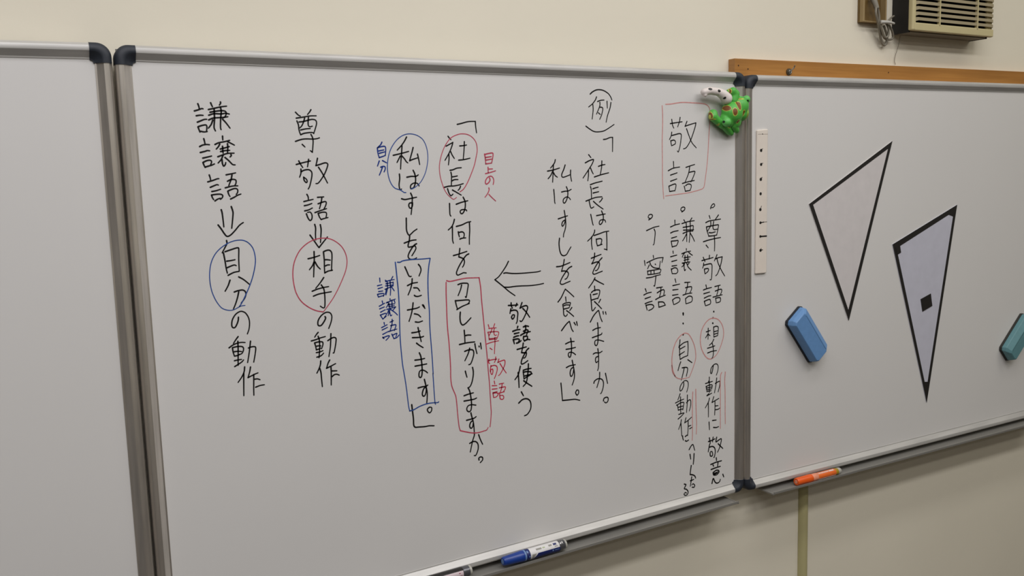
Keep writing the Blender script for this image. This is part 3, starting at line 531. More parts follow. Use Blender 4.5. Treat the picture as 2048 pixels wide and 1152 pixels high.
kanji k 26|8178 -3953 8118 -4038 8026 -4136|8165 -3982 8263 -4038 8380 -4097|8163 -4112 8172 -4206|8088 -4228 8158 -4192 8246 -4192 8282 -4209 8273 -4281 8235 -4363|8127 -4274 8230 -4263|8067 -4257 8081 -4409 8092 -4555 8113 -4584 8143 -4560 8177 -4525|8096 -4374 8235 -4351|8156 -4410 8240 -4485 8319 -4565|8298 -4381 8255 -4444
kana k 26|8051 -4796 8133 -4680 8237 -4594 8259 -4620 8286 -4721 8329 -4820|8352 -4624 8361 -4677|8411 -4636 8424 -4686
kana k 26|8218 -4829 8230 -4947 8227 -5093 8217 -5215 8187 -5270 8151 -5250 8149 -5188 8182 -5164 8255 -5173 8358 -5209|8105 -4964 8186 -4936 8287 -4929|8092 -5105 8242 -5077 8302 -5065 8320 -5040
kanji k 25|7327 -4340 7402 -4261 7489 -4121 7510 -4123 7599 -4196 7685 -4273|7499 -4261 7508 -4348|7433 -4395 7497 -4375 7595 -4377 7601 -4405 7571 -4474|7460 -4421 7510 -4412 7587 -4421|7433 -4401 7445 -4491 7449 -4586 7483 -4626 7519 -4611 7530 -4589|7452 -4486 7571 -4474|7514 -4521 7590 -4577 7673 -4648|7635 -4474 7584 -4528
kana k 27|7392 -4890 7486 -4793 7565 -4736 7585 -4768 7618 -4879 7655 -4937|7678 -4766 7712 -4817|7735 -4757 7752 -4831
kana k 27|7592 -5057 7607 -5155 7608 -5276 7591 -5382 7569 -5422 7538 -5400 7536 -5345 7579 -5326 7642 -5346 7698 -5390|7477 -5154 7576 -5127 7673 -5129|7485 -5260 7587 -5258 7699 -5248
kana k 27|7617 -5488 7636 -5582 7656 -5682 7663 -5780 7647 -5875 7606 -5967|7482 -5612 7565 -5587 7687 -5582|7635 -5630 7592 -5649 7565 -5718 7574 -5786 7603 -5790 7633 -5739 7646 -5668
stop k 26|7711 -6080 7681 -6125 7711 -6181 7749 -6147 7746 -6091 7711 -6080
bracket k 27|7352 -5894 7363 -6029 7379 -6236 7379 -6236 7520 -6245 7663 -6255 7775 -6292
kana k 26|8215 -5337 8228 -5437 8229 -5586 8222 -5708 8202 -5765|8106 -5428 8162 -5411 8250 -5422 8317 -5399|8219 -5488 8167 -5504 8156 -5564 8176 -5606 8210 -5583
kana k 26|8250 -5808 8240 -5934 8177 -6099|8108 -6004 8128 -5961 8210 -5929 8299 -5954 8335 -6022 8325 -6120 8286 -6214 8261 -6233|8387 -5845 8411 -5957 8434 -6054
stop k 27|8328 -6389 8343 -6341 8404 -6325 8441 -6350 8432 -6411 8387 -6436 8350 -6411
bracket k 25|8140 -505 8193 -464 8279 -427 8365 -420 8451 -435 8551 -485 8608 -547 8636 -605
bracket k 23|8031 -1094 8108 -1142 8207 -1190 8306 -1199 8436 -1182 8553 -1129 8678 -1061
kanji k 23|8284 -553 8254 -611 8189 -681 8100 -742|8196 -693 8201 -796 8176 -963|8304 -639 8375 -615 8455 -608|8358 -650 8352 -725 8277 -870|8359 -742 8409 -747 8422 -782 8392 -886 8347 -967|8321 -846 8363 -877|8522 -630 8528 -757|8613 -651 8589 -756 8529 -896 8494 -1019
bracket k 24|8426 -1341 8491 -1333 8579 -1305 8640 -1302 8640 -1302 8638 -1410 8633 -1569
kanji k 24|10048 -1038 10200 -1018 10352 -1000|10086 -955 10104 -1065 10138 -1126|10299 -915 10280 -1003 10234 -1101|10084 -1205 10070 -1272 10025 -1348|10086 -1270 10182 -1250 10278 -1233 10326 -1254 10317 -1359 10292 -1482 10252 -1590 10224 -1574|10057 -1370 10066 -1425 10077 -1470|10066 -1372 10133 -1360 10173 -1383 10168 -1434 10077 -1470|10476 -992 10424 -1088 10424 -1088 10570 -1050 10709 -1019 10709 -1019 10684 -1112 10585 -1335 10503 -1459 10438 -1520 10381 -1534|10464 -1137 10520 -1261 10601 -1410 10716 -1516
box p 20|9847 -692 9856 -896 9851 -1138 9841 -1381 9842 -1747 9841 -2114 9855 -2361 9869 -2509|9934 -664 10059 -658 10218 -635 10378 -620 10621 -625 10851 -634 10983 -656 11058 -711 11079 -798 11074 -1011 11052 -1261 11031 -1576 11006 -1827 10972 -2042 10929 -2269 10896 -2331 10812 -2360 10531 -2408 10205 -2434 9917 -2455
kanji k 24|10122 -1782 10129 -1899|9988 -1960 10113 -1913 10282 -1892|10045 -2048 10216 -2006|10044 -2169 10208 -2126|10001 -2266 10021 -2372|10006 -2264 10142 -2227 10183 -2241 10174 -2309 10154 -2364|10021 -2372 10158 -2356|10444 -1903 10550 -1876 10673 -1849|10542 -1894 10508 -2031 10417 -2204|10517 -2006 10664 -1985 10672 -2022 10614 -2134 10573 -2196|10349 -2221 10499 -2191 10664 -2170|10398 -2276 10425 -2379|10433 -2267 10499 -2237 10573 -2252 10577 -2309 10547 -2364|10425 -2379 10556 -2365
stop k 24|9488 -2910 9559 -2873 9583 -2831 9552 -2805 9497 -2814 9476 -2862 9520 -2883
kanji k 24|9431 -3119 9533 -3087 9627 -3061 9745 -3046|9619 -3098 9645 -3155 9637 -3266 9615 -3389 9592 -3410
stop k 25|10333 -2790 10398 -2755 10411 -2711 10366 -2693 10317 -2714 10308 -2757 10349 -2778
kanji k 25|10150 -2947 10152 -3035|10036 -3079 10152 -3045 10274 -3028|10038 -3199 10119 -3175 10236 -3162|10062 -3304 10196 -3280|10053 -3366 10076 -3481|10056 -3364 10166 -3363 10231 -3364 10214 -3426 10182 -3465|10076 -3481 10190 -3463|10384 -2953 10413 -2995|10594 -2925 10544 -2983|10334 -3026 10479 -2996 10660 -2982|10363 -3104 10494 -3094 10618 -3081 10630 -3120 10618 -3196|10371 -3160 10494 -3164 10643 -3166|10359 -3226 10477 -3195 10618 -3190|10442 -3009 10458 -3187 10457 -3397|10548 -2983 10552 -3142 10522 -3417|10453 -3238 10403 -3311 10348 -3377|10543 -3224 10609 -3310 10662 -3403
kanji k 25|10097 -3568 10103 -3615|10034 -3677 10196 -3655|10063 -3776 10196 -3757|10068 -3869 10195 -3862|10049 -3921 10072 -4024|10056 -3934 10130 -3908 10195 -3926 10219 -3985 10177 -4026 10080 -4022|10446 -3542 10446 -3578|10327 -3636 10442 -3608 10558 -3598|10409 -3614 10360 -3664 10340 -3707|10508 -3620 10558 -3658 10607 -3687|10409 -3674 10408 -3820|10478 -3672 10482 -3813|10384 -3723 10549 -3713|10384 -3774 10516 -3758|10334 -3828 10425 -3822 10540 -3817|10359 -3836 10375 -3869 10325 -3904|10400 -3826 10383 -3895 10399 -3986 10424 -3962|10449 -3823 10490 -3916 10573 -3989|10515 -3841 10474 -3876
kanji k 24|9592 -3622 9601 -3675|9372 -3708 9387 -3806|9428 -3756 9572 -3710 9699 -3681 9842 -3679 9842 -3679 9812 -3777|9490 -3804 9448 -3875|9506 -3755 9540 -3820 9618 -3869 9736 -3885 9753 -3836 9770 -3749|9638 -3796 9653 -3809|9445 -3919 9452 -3988|9452 -3923 9617 -3913 9776 -3910 9756 -3993|9531 -3925 9530 -3994|9609 -3919 9613 -3994|9452 -3994 9601 -3993 9756 -3980|9415 -4057 9553 -4052 9664 -4030 9772 -4019|9656 -4042 9639 -4141 9622 -4234 9598 -4225
kanji k 26|9386 -4270 9411 -4334|9348 -4391 9439 -4362 9537 -4352|9378 -4469 9517 -4442|9377 -4567 9468 -4547 9555 -4534|9397 -4596 9427 -4700|9402 -4603 9499 -4596 9570 -4613 9593 -4653 9545 -4693 9463 -4714|9669 -4279 9820 -4272|9780 -4279 9771 -4379 9738 -4477|9684 -4378 9772 -4341 9844 -4329 9867 -4362 9851 -4431|9643 -4509 9754 -4473 9891 -4443|9714 -4564 9724 -4672|9721 -4567 9817 -4574 9865 -4604 9881 -4650|9724 -4672 9784 -4666 9894 -4645
kanji k 25|10147 -4135 10168 -4210|10086 -4267 10266 -4250|10085 -4356 10224 -4356|10077 -4464 10223 -4458|10076 -4560 10108 -4659|10084 -4554 10158 -4523 10239 -4526 10272 -4559 10247 -4614 10124 -4657|10398 -4229 10538 -4235|10480 -4236 10463 -4338 10413 -4475|10418 -4340 10505 -4329 10580 -4335 10571 -4399 10529 -4460|10351 -4485 10471 -4465 10587 -4463|10417 -4566 10428 -4670|10424 -4560 10504 -4522 10579 -4536 10600 -4589 10570 -4645 10436 -4671
stop k 38|10352 -4857 10356 -4896
stop k 24|11097 -2759 11106 -2721 11148 -2672 11191 -2663 11208 -2700 11165 -2734 11123 -2737
kanji k 26|11060 -2899 11083 -2961|11311 -2897 11216 -2996|10965 -3038 11063 -3008 11216 -2996 11371 -2984|10982 -3126 11003 -3217 11046 -3316|10987 -3126 11131 -3111 11268 -3100 11311 -3104 11302 -3169 11264 -3309|11100 -3029 11097 -3106 11012 -3218|11179 -3027 11162 -3122 11168 -3174 11208 -3196 11285 -3187|11054 -3248 11131 -3256 11225 -3242|11042 -3320 11165 -3319 11268 -3309|10901 -3427 11114 -3391 11371 -3367|11199 -3319 11208 -3488 11202 -3637|10974 -3502 11032 -3561
kanji k 26|10858 -3814 11011 -3793 11165 -3771|10896 -3750 10943 -3840|11065 -3719 11059 -3796|10909 -3870 10900 -3921 10878 -3971|10900 -3914 11011 -3900 11105 -3897 11134 -3938 11133 -4030 11127 -4134 11113 -4224 11078 -4228|10925 -4001 10942 -4093|10929 -3994 11010 -3988 11041 -4009 11019 -4053 10951 -4093|11271 -3720 11242 -3776 11199 -3845|11216 -3807 11302 -3787 11415 -3773 11415 -3773 11389 -3891 11346 -4006 11285 -4120 11237 -4158|11268 -3791 11302 -3898 11389 -4049 11485 -4182
kanji k 26|10967 -4329 10989 -4410|10899 -4428 11010 -4405 11121 -4395|10907 -4507 11070 -4485|10921 -4600 11027 -4570 11104 -4564|10921 -4665 10954 -4763|10927 -4666 11044 -4640 11086 -4655 11086 -4734 10958 -4763|11212 -4383 11363 -4366|11316 -4372 11302 -4463 11264 -4572|11224 -4480 11320 -4458 11398 -4459 11398 -4512 11363 -4568|11161 -4602 11285 -4587 11416 -4573|11233 -4629 11250 -4729|11242 -4630 11337 -4625 11369 -4648 11358 -4713 11268 -4731
stop k 39|11181 -4907 11185 -4915
stop k 39|11160 -5039 11160 -5047
stop k 39|11153 -5150 11160 -5159
stop k 38|10356 -4860 10356 -4890
stop k 38|10351 -5069 10356 -5078
stop k 38|10350 -5306 10358 -5299
circle p 22|11111 -5907 11042 -5898 10956 -5838 10870 -5714 10823 -5589 10811 -5456 10837 -5300 10906 -5176 11009 -5082 11112 -5046 11216 -5053 11320 -5101 11408 -5204 11452 -5329 11452 -5463 11408 -5592 11338 -5732 11250 -5842 11146 -5902
circle p 21|10137 -6152 10080 -6033 10052 -5886 10053 -5743 10084 -5591 10151 -5444 10250 -5338 10350 -5285 10416 -5279 10500 -5315 10583 -5429 10650 -5569 10683 -5718 10682 -5850 10631 -5989 10563 -6125 10512 -6211 10478 -6219
circle p 21|10045 -5898 10056 -6017 10096 -6101 10178 -6184 10302 -6224 10453 -6222
kanji k 25|11029 -5245 11025 -5348 11022 -5478|10974 -5316 11086 -5299|11022 -5361 10956 -5440|11034 -5376 11077 -5407|11177 -5232 11184 -5446|11181 -5239 11242 -5226 11303 -5249 11303 -5339 11289 -5431|11190 -5337 11285 -5327|11189 -5391 11285 -5377|11184 -5449 11289 -5429
kanji k 25|11181 -5496 11137 -5560 11059 -5611|11008 -5667 11111 -5657 11212 -5639|11011 -5769 11128 -5749 11259 -5746|11137 -5574 11163 -5657 11172 -5778 11154 -5870 11111 -5911
kana k 25|11172 -6046 11154 -6125 11128 -6209 11102 -6218 11093 -6170 11119 -6093 11198 -6036 11268 -6039 11303 -6091 11294 -6184 11254 -6276
kanji k 25|10266 -5403 10257 -5482 10235 -5558|10252 -5540 10256 -5691 10267 -5812|10257 -5528 10365 -5476 10474 -5458 10474 -5458 10481 -5614 10467 -5750|10268 -5594 10401 -5552|10244 -5715 10384 -5661|10267 -5810 10363 -5776 10472 -5755
kanji k 26|10283 -5864 10246 -5938 10209 -6038|10472 -5843 10584 -5919|10320 -5994 10396 -5994 10459 -6012 10462 -6072 10431 -6186|10375 -6001 10345 -6109 10297 -6247
kanji k 25|11058 -6293 11055 -6353 11024 -6396|10951 -6416 11041 -6405 11145 -6395|10968 -6475 10980 -6558|10972 -6482 11058 -6461 11137 -6475 11124 -6552|10975 -6517 11124 -6511|10980 -6558 11124 -6552|11055 -6367 11062 -6502 11061 -6623|10985 -6592 11110 -6590|11041 -6647 10985 -6686 11124 -6646|11264 -6339 11241 -6487 11201 -6651|11224 -6451 11303 -6426 11352 -6429 11342 -6529 11303 -6646
kanji k 25|11061 -6745 11032 -6822 10945 -6937|11026 -6834 11031 -6970 11031 -7149|11180 -6733 11131 -6850 11131 -6850 11215 -6823 11324 -6791|11215 -6829 11215 -6986 11206 -7134|11229 -6940 11303 -6945|11233 -7023 11303 -7024 11347 -7006
kana k 27|11048 -7261 11054 -7341 11060 -7431|11145 -7244 11250 -7251|11171 -7399 11250 -7415 11317 -7406
kana k 24|10360 -6309 10357 -6374 10318 -6448 10272 -6474 10256 -6439 10277 -6363 10344 -6293 10411 -6273 10469 -6308 10481 -6392 10440 -6521
kanji k 24|10262 -6532 10233 -6594 10200 -6655|10138 -6709 10241 -6681 10358 -6659|10166 -6755 10191 -6772 10210 -6868|10174 -6763 10274 -6726 10358 -6732 10354 -6784 10332 -6887|10199 -6813 10341 -6802|10210 -6871 10340 -6862|10272 -6599 10274 -6785 10276 -6958|10222 -6963 10356 -6951|10205 -7059 10289 -7013 10365 -6959|10456 -6587 10450 -6773 10432 -6956|10433 -6750 10501 -6700 10543 -6720 10543 -6827 10505 -6934
kanji k 24|10292 -7087 10271 -7170 10217 -7281|10280 -7158 10291 -7293 10300 -7435|10415 -7067 10380 -7168 10380 -7168 10473 -7130 10567 -7078|10473 -7137 10473 -7284 10458 -7456|10481 -7259 10549 -7250|10515 -7318 10583 -7296
underline p 22|11405 -6239 11373 -6289 11365 -6410 11365 -6750 11365 -7091 11365 -7455
underline p 22|11506 -6242 11488 -6428 11498 -6633 11502 -6907 11502 -7154 11508 -7375
underline p 21|10603 -6543 10590 -6767 10589 -7035 10591 -7304 10587 -7505 10582 -7579
underline p 22|10683 -6498 10687 -6782 10695 -7052 10703 -7255 10693 -7463
kana k 28|10323 -7439 10328 -7487 10344 -7533|10395 -7465 10429 -7448 10458 -7440|10395 -7553 10429 -7572 10485 -7555
kana k 27|10496 -7766 10547 -7701 10590 -7671 10615 -7700 10649 -7807
kana k 30|10521 -7872 10540 -7977|10632 -7876 10623 -7999 10608 -8103
kana k 30|10553 -8120 10536 -8214 10522 -8309 10522 -8309 10604 -8336 10655 -8374 10672 -8418
kana k 27|10566 -8370 10543 -8488 10526 -8567|10526 -8446 10586 -8442 10621 -8435|10577 -8598 10629 -8608 10646 -8570 10603 -8528 10569 -8548
kana k 28|10361 -8485 10406 -8508 10381 -8551 10364 -8588 10423 -8614 10465 -8677 10439 -8733 10380 -8734 10354 -8702 10389 -8675 10422 -8696
kanji k 29|11030 -7685 11127 -7675 11215 -7656|11057 -7608 11083 -7735|11162 -7612 11144 -7712|11065 -7746 11039 -7844 11025 -7910|11056 -7813 11144 -7811 11206 -7860 11223 -7946 11197 -8052 11179 -8059|11077 -7933 11082 -8003 11118 -8023 11148 -8001 11135 -7930 11091 -7915|11264 -7630 11241 -7729 11321 -7702 11392 -7687 11383 -7768 11339 -7884 11286 -7964|11303 -7781 11374 -7849 11437 -7909
kanji k 31|11250 -8082 11259 -8146|11095 -8201 11250 -8179 11401 -8176|11158 -8224 11176 -8255|11300 -8195 11289 -8277|11105 -8313 11232 -8300 11366 -8294|11161 -8404 11179 -8449 11250 -8463|11161 -8391 11250 -8359 11321 -8380 11325 -8422 11268 -8460|11188 -8417 11303 -8404|11170 -8434 11277 -8427|11129 -8627 11165 -8523 11214 -8609 11268 -8648 11339 -8634 11366 -8584|11438 -8484 11465 -8548
'''
NAMES = {'kanji': 'kanji_character', 'kana': 'kana_character', 'arrow': 'drawn_arrow', 'circle': 'drawn_ring', 'box': 'drawn_box',
         'bracket': 'bracket_mark', 'stop': 'dot_mark', 'underline': 'drawn_underline'}
PARTLABEL = {'b': 'thin blue pen line', 'n': 'small blue handwriting', 'r': 'red pen line', 's': 'small red handwriting', 'p': 'faint red pen line'}

def ribbon(V, Fc, pts, w, y):
    """flat round-ended stroke"""
    n = len(pts)
    if n < 2:
        return
    h = w / 2
    base = len(V)
    L, Rr = [], []
    for i, p in enumerate(pts):
        a = pts[max(i - 1, 0)]
        c = pts[min(i + 1, n - 1)]
        dx, dz = c[0] - a[0], c[1] - a[1]
        l = math.hypot(dx, dz) or 1e-9
        nx, nz = -dz / l, dx / l
        # the tip lands a little heavier than it leaves
        f = 1.08 - 0.22 * (i / (n - 1))
        L.append((p[0] + nx * h * f, y, p[1] + nz * h * f))
        Rr.append((p[0] - nx * h * f, y, p[1] - nz * h * f))
    V += L
    V += Rr
    for i in range(n - 1):
        Fc.append((base + i, base + n + i, base + n + i + 1, base + i + 1))
    for e, f in ((0, 1.08), (n - 1, 0.86)):
        c0 = len(V)
        for k in range(8):
            a = 2 * math.pi * k / 8
            V.append((pts[e][0] + math.cos(a) * h * f, y + 0.00001, pts[e][1] + math.sin(a) * h * f))
        Fc.append(tuple(range(c0 + 7, c0 - 1, -1)))

def write_all():
    idx = 0
    for line in INKDATA.strip().split('\n'):
        head, *strokes = line.split('|')
        kind, ink, w = head.split()
        w = float(w) * 1e-4
        V, Fc = [], []
        # pens drawn over other lines lie a hair nearer the eye
        y = PY - 0.00012 - (0.00012 if ink in 'brp' else 0)
        for s in strokes:
            a = [float(t) * 1e-4 for t in s.split()]
            P = [Vector((a[i] - rl_m.x, a[i + 1] - rl_m.z)) for i in range(0, len(a), 2)]
            runs, cur = [], [P[0]]
            for p, q in zip(P, P[1:]):
                if (q - p).length < 1e-6:      # a doubled point is a sharp corner
                    runs.append(cur)
                    cur = [q]
                else:
                    cur.append(q)
            runs.append(cur)
            for r in runs:
                if len(r) > 1:
                    ribbon(V, Fc, [(p.x, p.y) for p in smooth_path(r, 5)], w, y)
        o = obj(NAMES[kind], (V, [], Fc), INK[ink], board_m)
        if ink != 'k':
            o['label'] = PARTLABEL[ink]
        idx += 1
write_all()

# ------------------------------------------------------------------ wooden batten behind the right board
batten = thing('wooden_batten', 'brown varnished wooden batten along the top edge of the right whiteboard', 'batten', loc=(1.166, 0.04, 0.0))
def child_box(name, parent, m, x0, x1, y0, y1, z0, z1, bevel=0.0):
    o = obj(name, boxm(x0 - parent.location.x, x1 - parent.location.x, y0 - parent.location.y, y1 - parent.location.y,
                       z0 - parent.location.z, z1 - parent.location.z), m, parent, bevel=bevel)
    return o
bb = BM()
xs = (1.1920, 2.60)
zt = (0.0320, 0.0405)
v = [bb.verts.new((x - 1.166, y - 0.04, z)) for x, z1 in zip(xs, zt) for y in (0.0208, 0.0398) for z in (-0.06, z1)]
for f in ((0, 1, 3, 2), (4, 6, 7, 5), (0, 4, 5, 1), (2, 3, 7, 6), (1, 5, 7, 3), (0, 2, 6, 4)):
    bb.faces.new([v[i] for i in f])
bmesh.ops.recalc_face_normals(bb, faces=bb.faces)
obj('plank', bb, M_WOOD, batten, bevel=0.0008)
M_HOLE = mat('nail_hole', lin(70, 40, 20), 0.8)
for p in ((1.20192, 0.02060, 0.01757), (1.22881, 0.02060, 0.01136), (1.67599, 0.02060, 0.01865)):
    b = BM()
    bmesh.ops.create_cone(b, cap_ends=True, segments=12, radius1=0.0016, radius2=0.0016, depth=0.0006)
    bmesh.ops.rotate(b, matrix=Matrix.Rotation(math.pi / 2, 3, 'X'), verts=b.verts)
    bmesh.ops.translate(b, vec=Vector(p) - batten.location, verts=b.verts)
    obj('nail_hole', b, M_HOLE, batten)

# eye hook screwed into the batten
M_STEEL = mat('dull_steel', lin(150, 148, 142), 0.35, metal=0.9)
hp = (1.34767, 0.01200, 0.00914)
hook = thing('eye_hook', 'small steel hook screwed into the brown batten above the right whiteboard', 'hook', loc=hp)
b = BM()
bmesh.ops.create_cone(b, cap_ends=True, segments=20, radius1=0.0075, radius2=0.0068, depth=0.004)
bmesh.ops.rotate(b, matrix=Matrix.Rotation(math.pi / 2, 3, 'X'), verts=b.verts)
bmesh.ops.translate(b, vec=(0, 0.0066, 0), verts=b.verts)
obj('base_plate', b, mat('tarnished_steel', lin(96, 88, 74), 0.5, metal=0.8), hook, bevel=0.0008)
obj('ring', tube([(0.0035 * math.cos(a * math.pi / 5), -0.0 + 0.0035, 0.0035 * math.sin(a * math.pi / 5)) for a in range(11)], 0.0011, 8), M_STEEL, hook, smooth=True)
obj('hook_arm', tube([(0, 0.0045, 0), (0.003, 0.001, 0.004), (0.006, -0.002, 0.009), (0.006, -0.004, 0.013)], 0.0013, 8), M_STEEL, hook, smooth=True)

# ------------------------------------------------------------------ louvred vent unit
VX0, VX1, VZ0, VZ1 = 1.709, 2.010, 0.1085, 0.42
VF = -0.0165     # front of the grille
M_CREAM = mat('aged_cream_plastic', lin(196, 184, 140), 0.5, noise=(30, 0.03, (1, 1, 1)))
M_SLAT = mat('louvre_plastic', lin(160, 148, 118), 0.5)
M_BLACKP = mat('vent_black_casing', lin(18, 15, 12), 0.6)
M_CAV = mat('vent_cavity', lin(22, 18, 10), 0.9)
M_UNDER = mat('vent_grey_underside', lin(120, 114, 100), 0.6)
vent = thing('ventilation_unit', 'cream louvred ventilation unit with a dark casing high on the wall at top right', 'vent', loc=(VX0, WALL_Y, VZ0))
child_box('casing', vent, M_BLACKP, VX0, VX0 + 0.004, -0.006, WALL_Y - .0005, VZ0, VZ1)
child_box('casing', vent, M_BLACKP, VX1 - 0.004, VX1, -0.006, WALL_Y - .0005, VZ0, VZ1)
child_box('bottom_plate', vent, M_UNDER, VX0 + .004, VX1 - .004, -0.004, WALL_Y - .0005, VZ0 + .001, VZ0 + .004)
child_box('top_plate', vent, M_UNDER, VX0 + .004, VX1 - .004, -0.004, WALL_Y - .0005, VZ1 - .004, VZ1)
child_box('dark_cavity_sheet', vent, M_CAV, VX0 + .004, VX1 - .004, 0.004, 0.007, VZ0 + .004, VZ1 - .004)  # near-black sheet painting in the darkness between the slats
# front frame: chamfered surround
FX0, FX1 = VX0 - 0.001, 2.0238
child_box('front_stile', vent, M_CREAM, FX0, FX0 + 0.013, VF, -0.004, VZ0 + .0035, VZ1 + .002, bevel=0.003)
child_box('front_stile', vent, M_CREAM, FX1 - 0.024, FX1, VF + .0065, -0.004, VZ0 + .0035, VZ1 + .002, bevel=0.002)
child_box('bottom_rail', vent, M_CREAM, FX0 + .010, FX1 - .004, VF, -0.004, VZ0 + .0035, VZ0 + .0215, bevel=0.002)
child_box('top_rail', vent, M_CREAM, FX0 + .017, FX1 - .004, VF, -0.004, VZ1 - .018, VZ1 + .002, bevel=0.002)
pitch = 0.01235
z = VZ0 + 0.0215 + 0.0045
while z + .008 < VZ1 - 0.018:
    rings = []
    for x, dz, dy in ((FX0 + .0120, -0.0016, .002), (FX0 + .022, 0.0006, 0), (FX1 - .022, 0.0006, 0), (FX1 - .006, 0, .001), (FX1 - .001, 0, .005)):
        rings.append([(x - VX0, y + dy - WALL_Y, zz + dz - VZ0) for y, zz in ((VF, z), (VF, z + .0068), (VF + .009, z + .0095), (VF + .009, z + .0027))])
    obj('louvre_slat', loft(rings), M_SLAT, vent)
    z += pitch
for x in (1.8072, 1.9530):
    child_box('rib', vent, M_CREAM, x - .0016, x + .0016, VF - .0012, VF + .006, VZ0 + .019, VZ1 - .016)
# dangling thread under the vent
wire = obj('hanging_thread', tube([(1.72648, 0.03000, 0.10604), (1.72717, 0.03400, 0.08584), (1.72115, 0.03700, 0.06276), (1.71872, 0.03750, 0.04877), (1.72266, 0.03750, 0.04077)], 0.0006, 6),
           mat('thread_grey', lin(120, 112, 98), 0.8), smooth=True)
tag(wire, 'thin grey thread hanging on the wall from the underside of the ventilation unit', 'thread')

# ------------------------------------------------------------------ brown outlet box and its grey cord
M_TAN = mat('tan_plastic', lin(150, 128, 88), 0.5)
M_BROWN = mat('brown_outlet_plate', lin(108, 84, 42), 0.5, noise=(60, 0.15, (1, 1, 1)))
M_CORD = mat('grey_cord', lin(128, 122, 108), 0.55)
bx0, bx1, bz0 = 1.5882, 1.6622, 0.1302
ob = thing('outlet_box', 'brown wall outlet box with a grey cord, left of the ventilation unit', 'outlet box', loc=(bx0, WALL_Y, bz0))
child_box('back_plate', ob, M_BROWN, bx0, bx1, 0.034, WALL_Y - .0005, bz0, bz0 + .13)
child_box('box_side', ob, M_TAN, bx0, bx0 + .006, 0.024, 0.034, bz0, bz0 + .13, bevel=0.001)
child_box('box_side', ob, M_TAN, bx1 - .004, bx1, 0.018, 0.034, bz0, bz0 + .13, bevel=0.001)
child_box('box_sill', ob, M_TAN, bx0 + .006, bx1 - .004, 0.024, 0.034, bz0, bz0 + .003, bevel=0.001)
child_box('box_lid', ob, M_TAN, bx0 + .012, bx1 - .004, 0.018, 0.034, bz0 + .124, bz0 + .13, bevel=0.001)
tr = obj('cable_cover', boxm(bx1 + .001, bx1 + .0125, 0.026, WALL_Y - .0005, bz0 + .002, bz0 + .4), mat('white_plastic_strip', lin(214, 212, 206), 0.5), bevel=0.001)
tag(tr, 'narrow white cable cover strip between the outlet box and the ventilation unit', 'cable cover')
cord = thing('power_cord', 'grey power cord bundled in hanging loops below the outlet box', 'cord', loc=(1.64773, 0.02500, 0.13169))
def cord_piece(name, pts, r, m, n=10):
    b = tube(pts, r, n)
    bmesh.ops.translate(b, vec=-cord.location, verts=b.verts)
    return obj(name, b, m, cord, smooth=True)
cord_piece('plug', [(1.61863, 0.02400, 0.18667), (1.62005, 0.01800, 0.17235), (1.62228, 0.01400, 0.15846)], lambda t: .0075 - .002 * t, M_CORD)
cord_piece('cord_loop', [(1.61870, 0.01400, 0.16267), (1.61668, 0.01200, 0.14665), (1.62933, 0.01600, 0.12804), (1.64281, 0.02200, 0.11179), (1.65644, 0.02800, 0.09303), (1.66821, 0.03000, 0.08250), (1.67694, 0.03000, 0.08634), (1.67467, 0.02600, 0.10276), (1.65554, 0.02000, 0.12346)], 0.0028, M_CORD)
cord_piece('cord_loop', [(1.62894, 0.01800, 0.16406), (1.63473, 0.01800, 0.14658), (1.63978, 0.02000, 0.12480), (1.65425, 0.02400, 0.10819), (1.67040, 0.02800, 0.09714), (1.69000, 0.02800, 0.09584), (1.69609, 0.02600, 0.10158), (1.68676, 0.02200, 0.11418), (1.66858, 0.01800, 0.12841)], 0.0026, M_CORD)
cord_piece('cord_loop', [(1.63368, 0.01400, 0.12797), (1.64373, 0.01600, 0.11316), (1.65818, 0.02000, 0.09875), (1.67041, 0.02000, 0.10165), (1.66899, 0.01800, 0.11713), (1.65713, 0.01600, 0.12967), (1.64046, 0.01400, 0.13285)], 0.0026, M_CORD)
cord_piece('cord_loop', [(1.66582, 0.02000, 0.13083), (1.67522, 0.02200, 0.13849), (1.68908, 0.02600, 0.14567), (1.70311, 0.03000, 0.15063)], 0.0022, M_CORD)
cord_piece('cord_tie', [(1.63194, 0.01000, 0.12946), (1.64668, 0.00800, 0.13001), (1.66243, 0.00800, 0.12982), (1.67744, 0.01000, 0.12877)], lambda t: .0042 - .0016 * t, mat('white_cord_tie', lin(190, 188, 180), 0.5))

# ------------------------------------------------------------------ vertical conduit on the lower wall
cx0, cx1 = 1.4144, 1.4413
cc = (cx0 + cx1) / 2
rr = (cx1 - cx0) / 2
rings = []
for zz in (FLOOR + .001, -0.905):
    rings.append([(cc - rr * math.cos(math.pi * k / 12), WALL_Y - .0003 - .013 * math.sin(math.pi * k / 12), zz) for k in range(13)])
pipe = obj('wall_conduit', loft(rings), mat('olive_conduit', lin(182, 174, 128), 0.5, noise=(20, .08, (1, 1, .3))), smooth=True, angle=50)
tag(pipe, 'olive yellow vertical conduit on the wall below the orange marker', 'conduit')

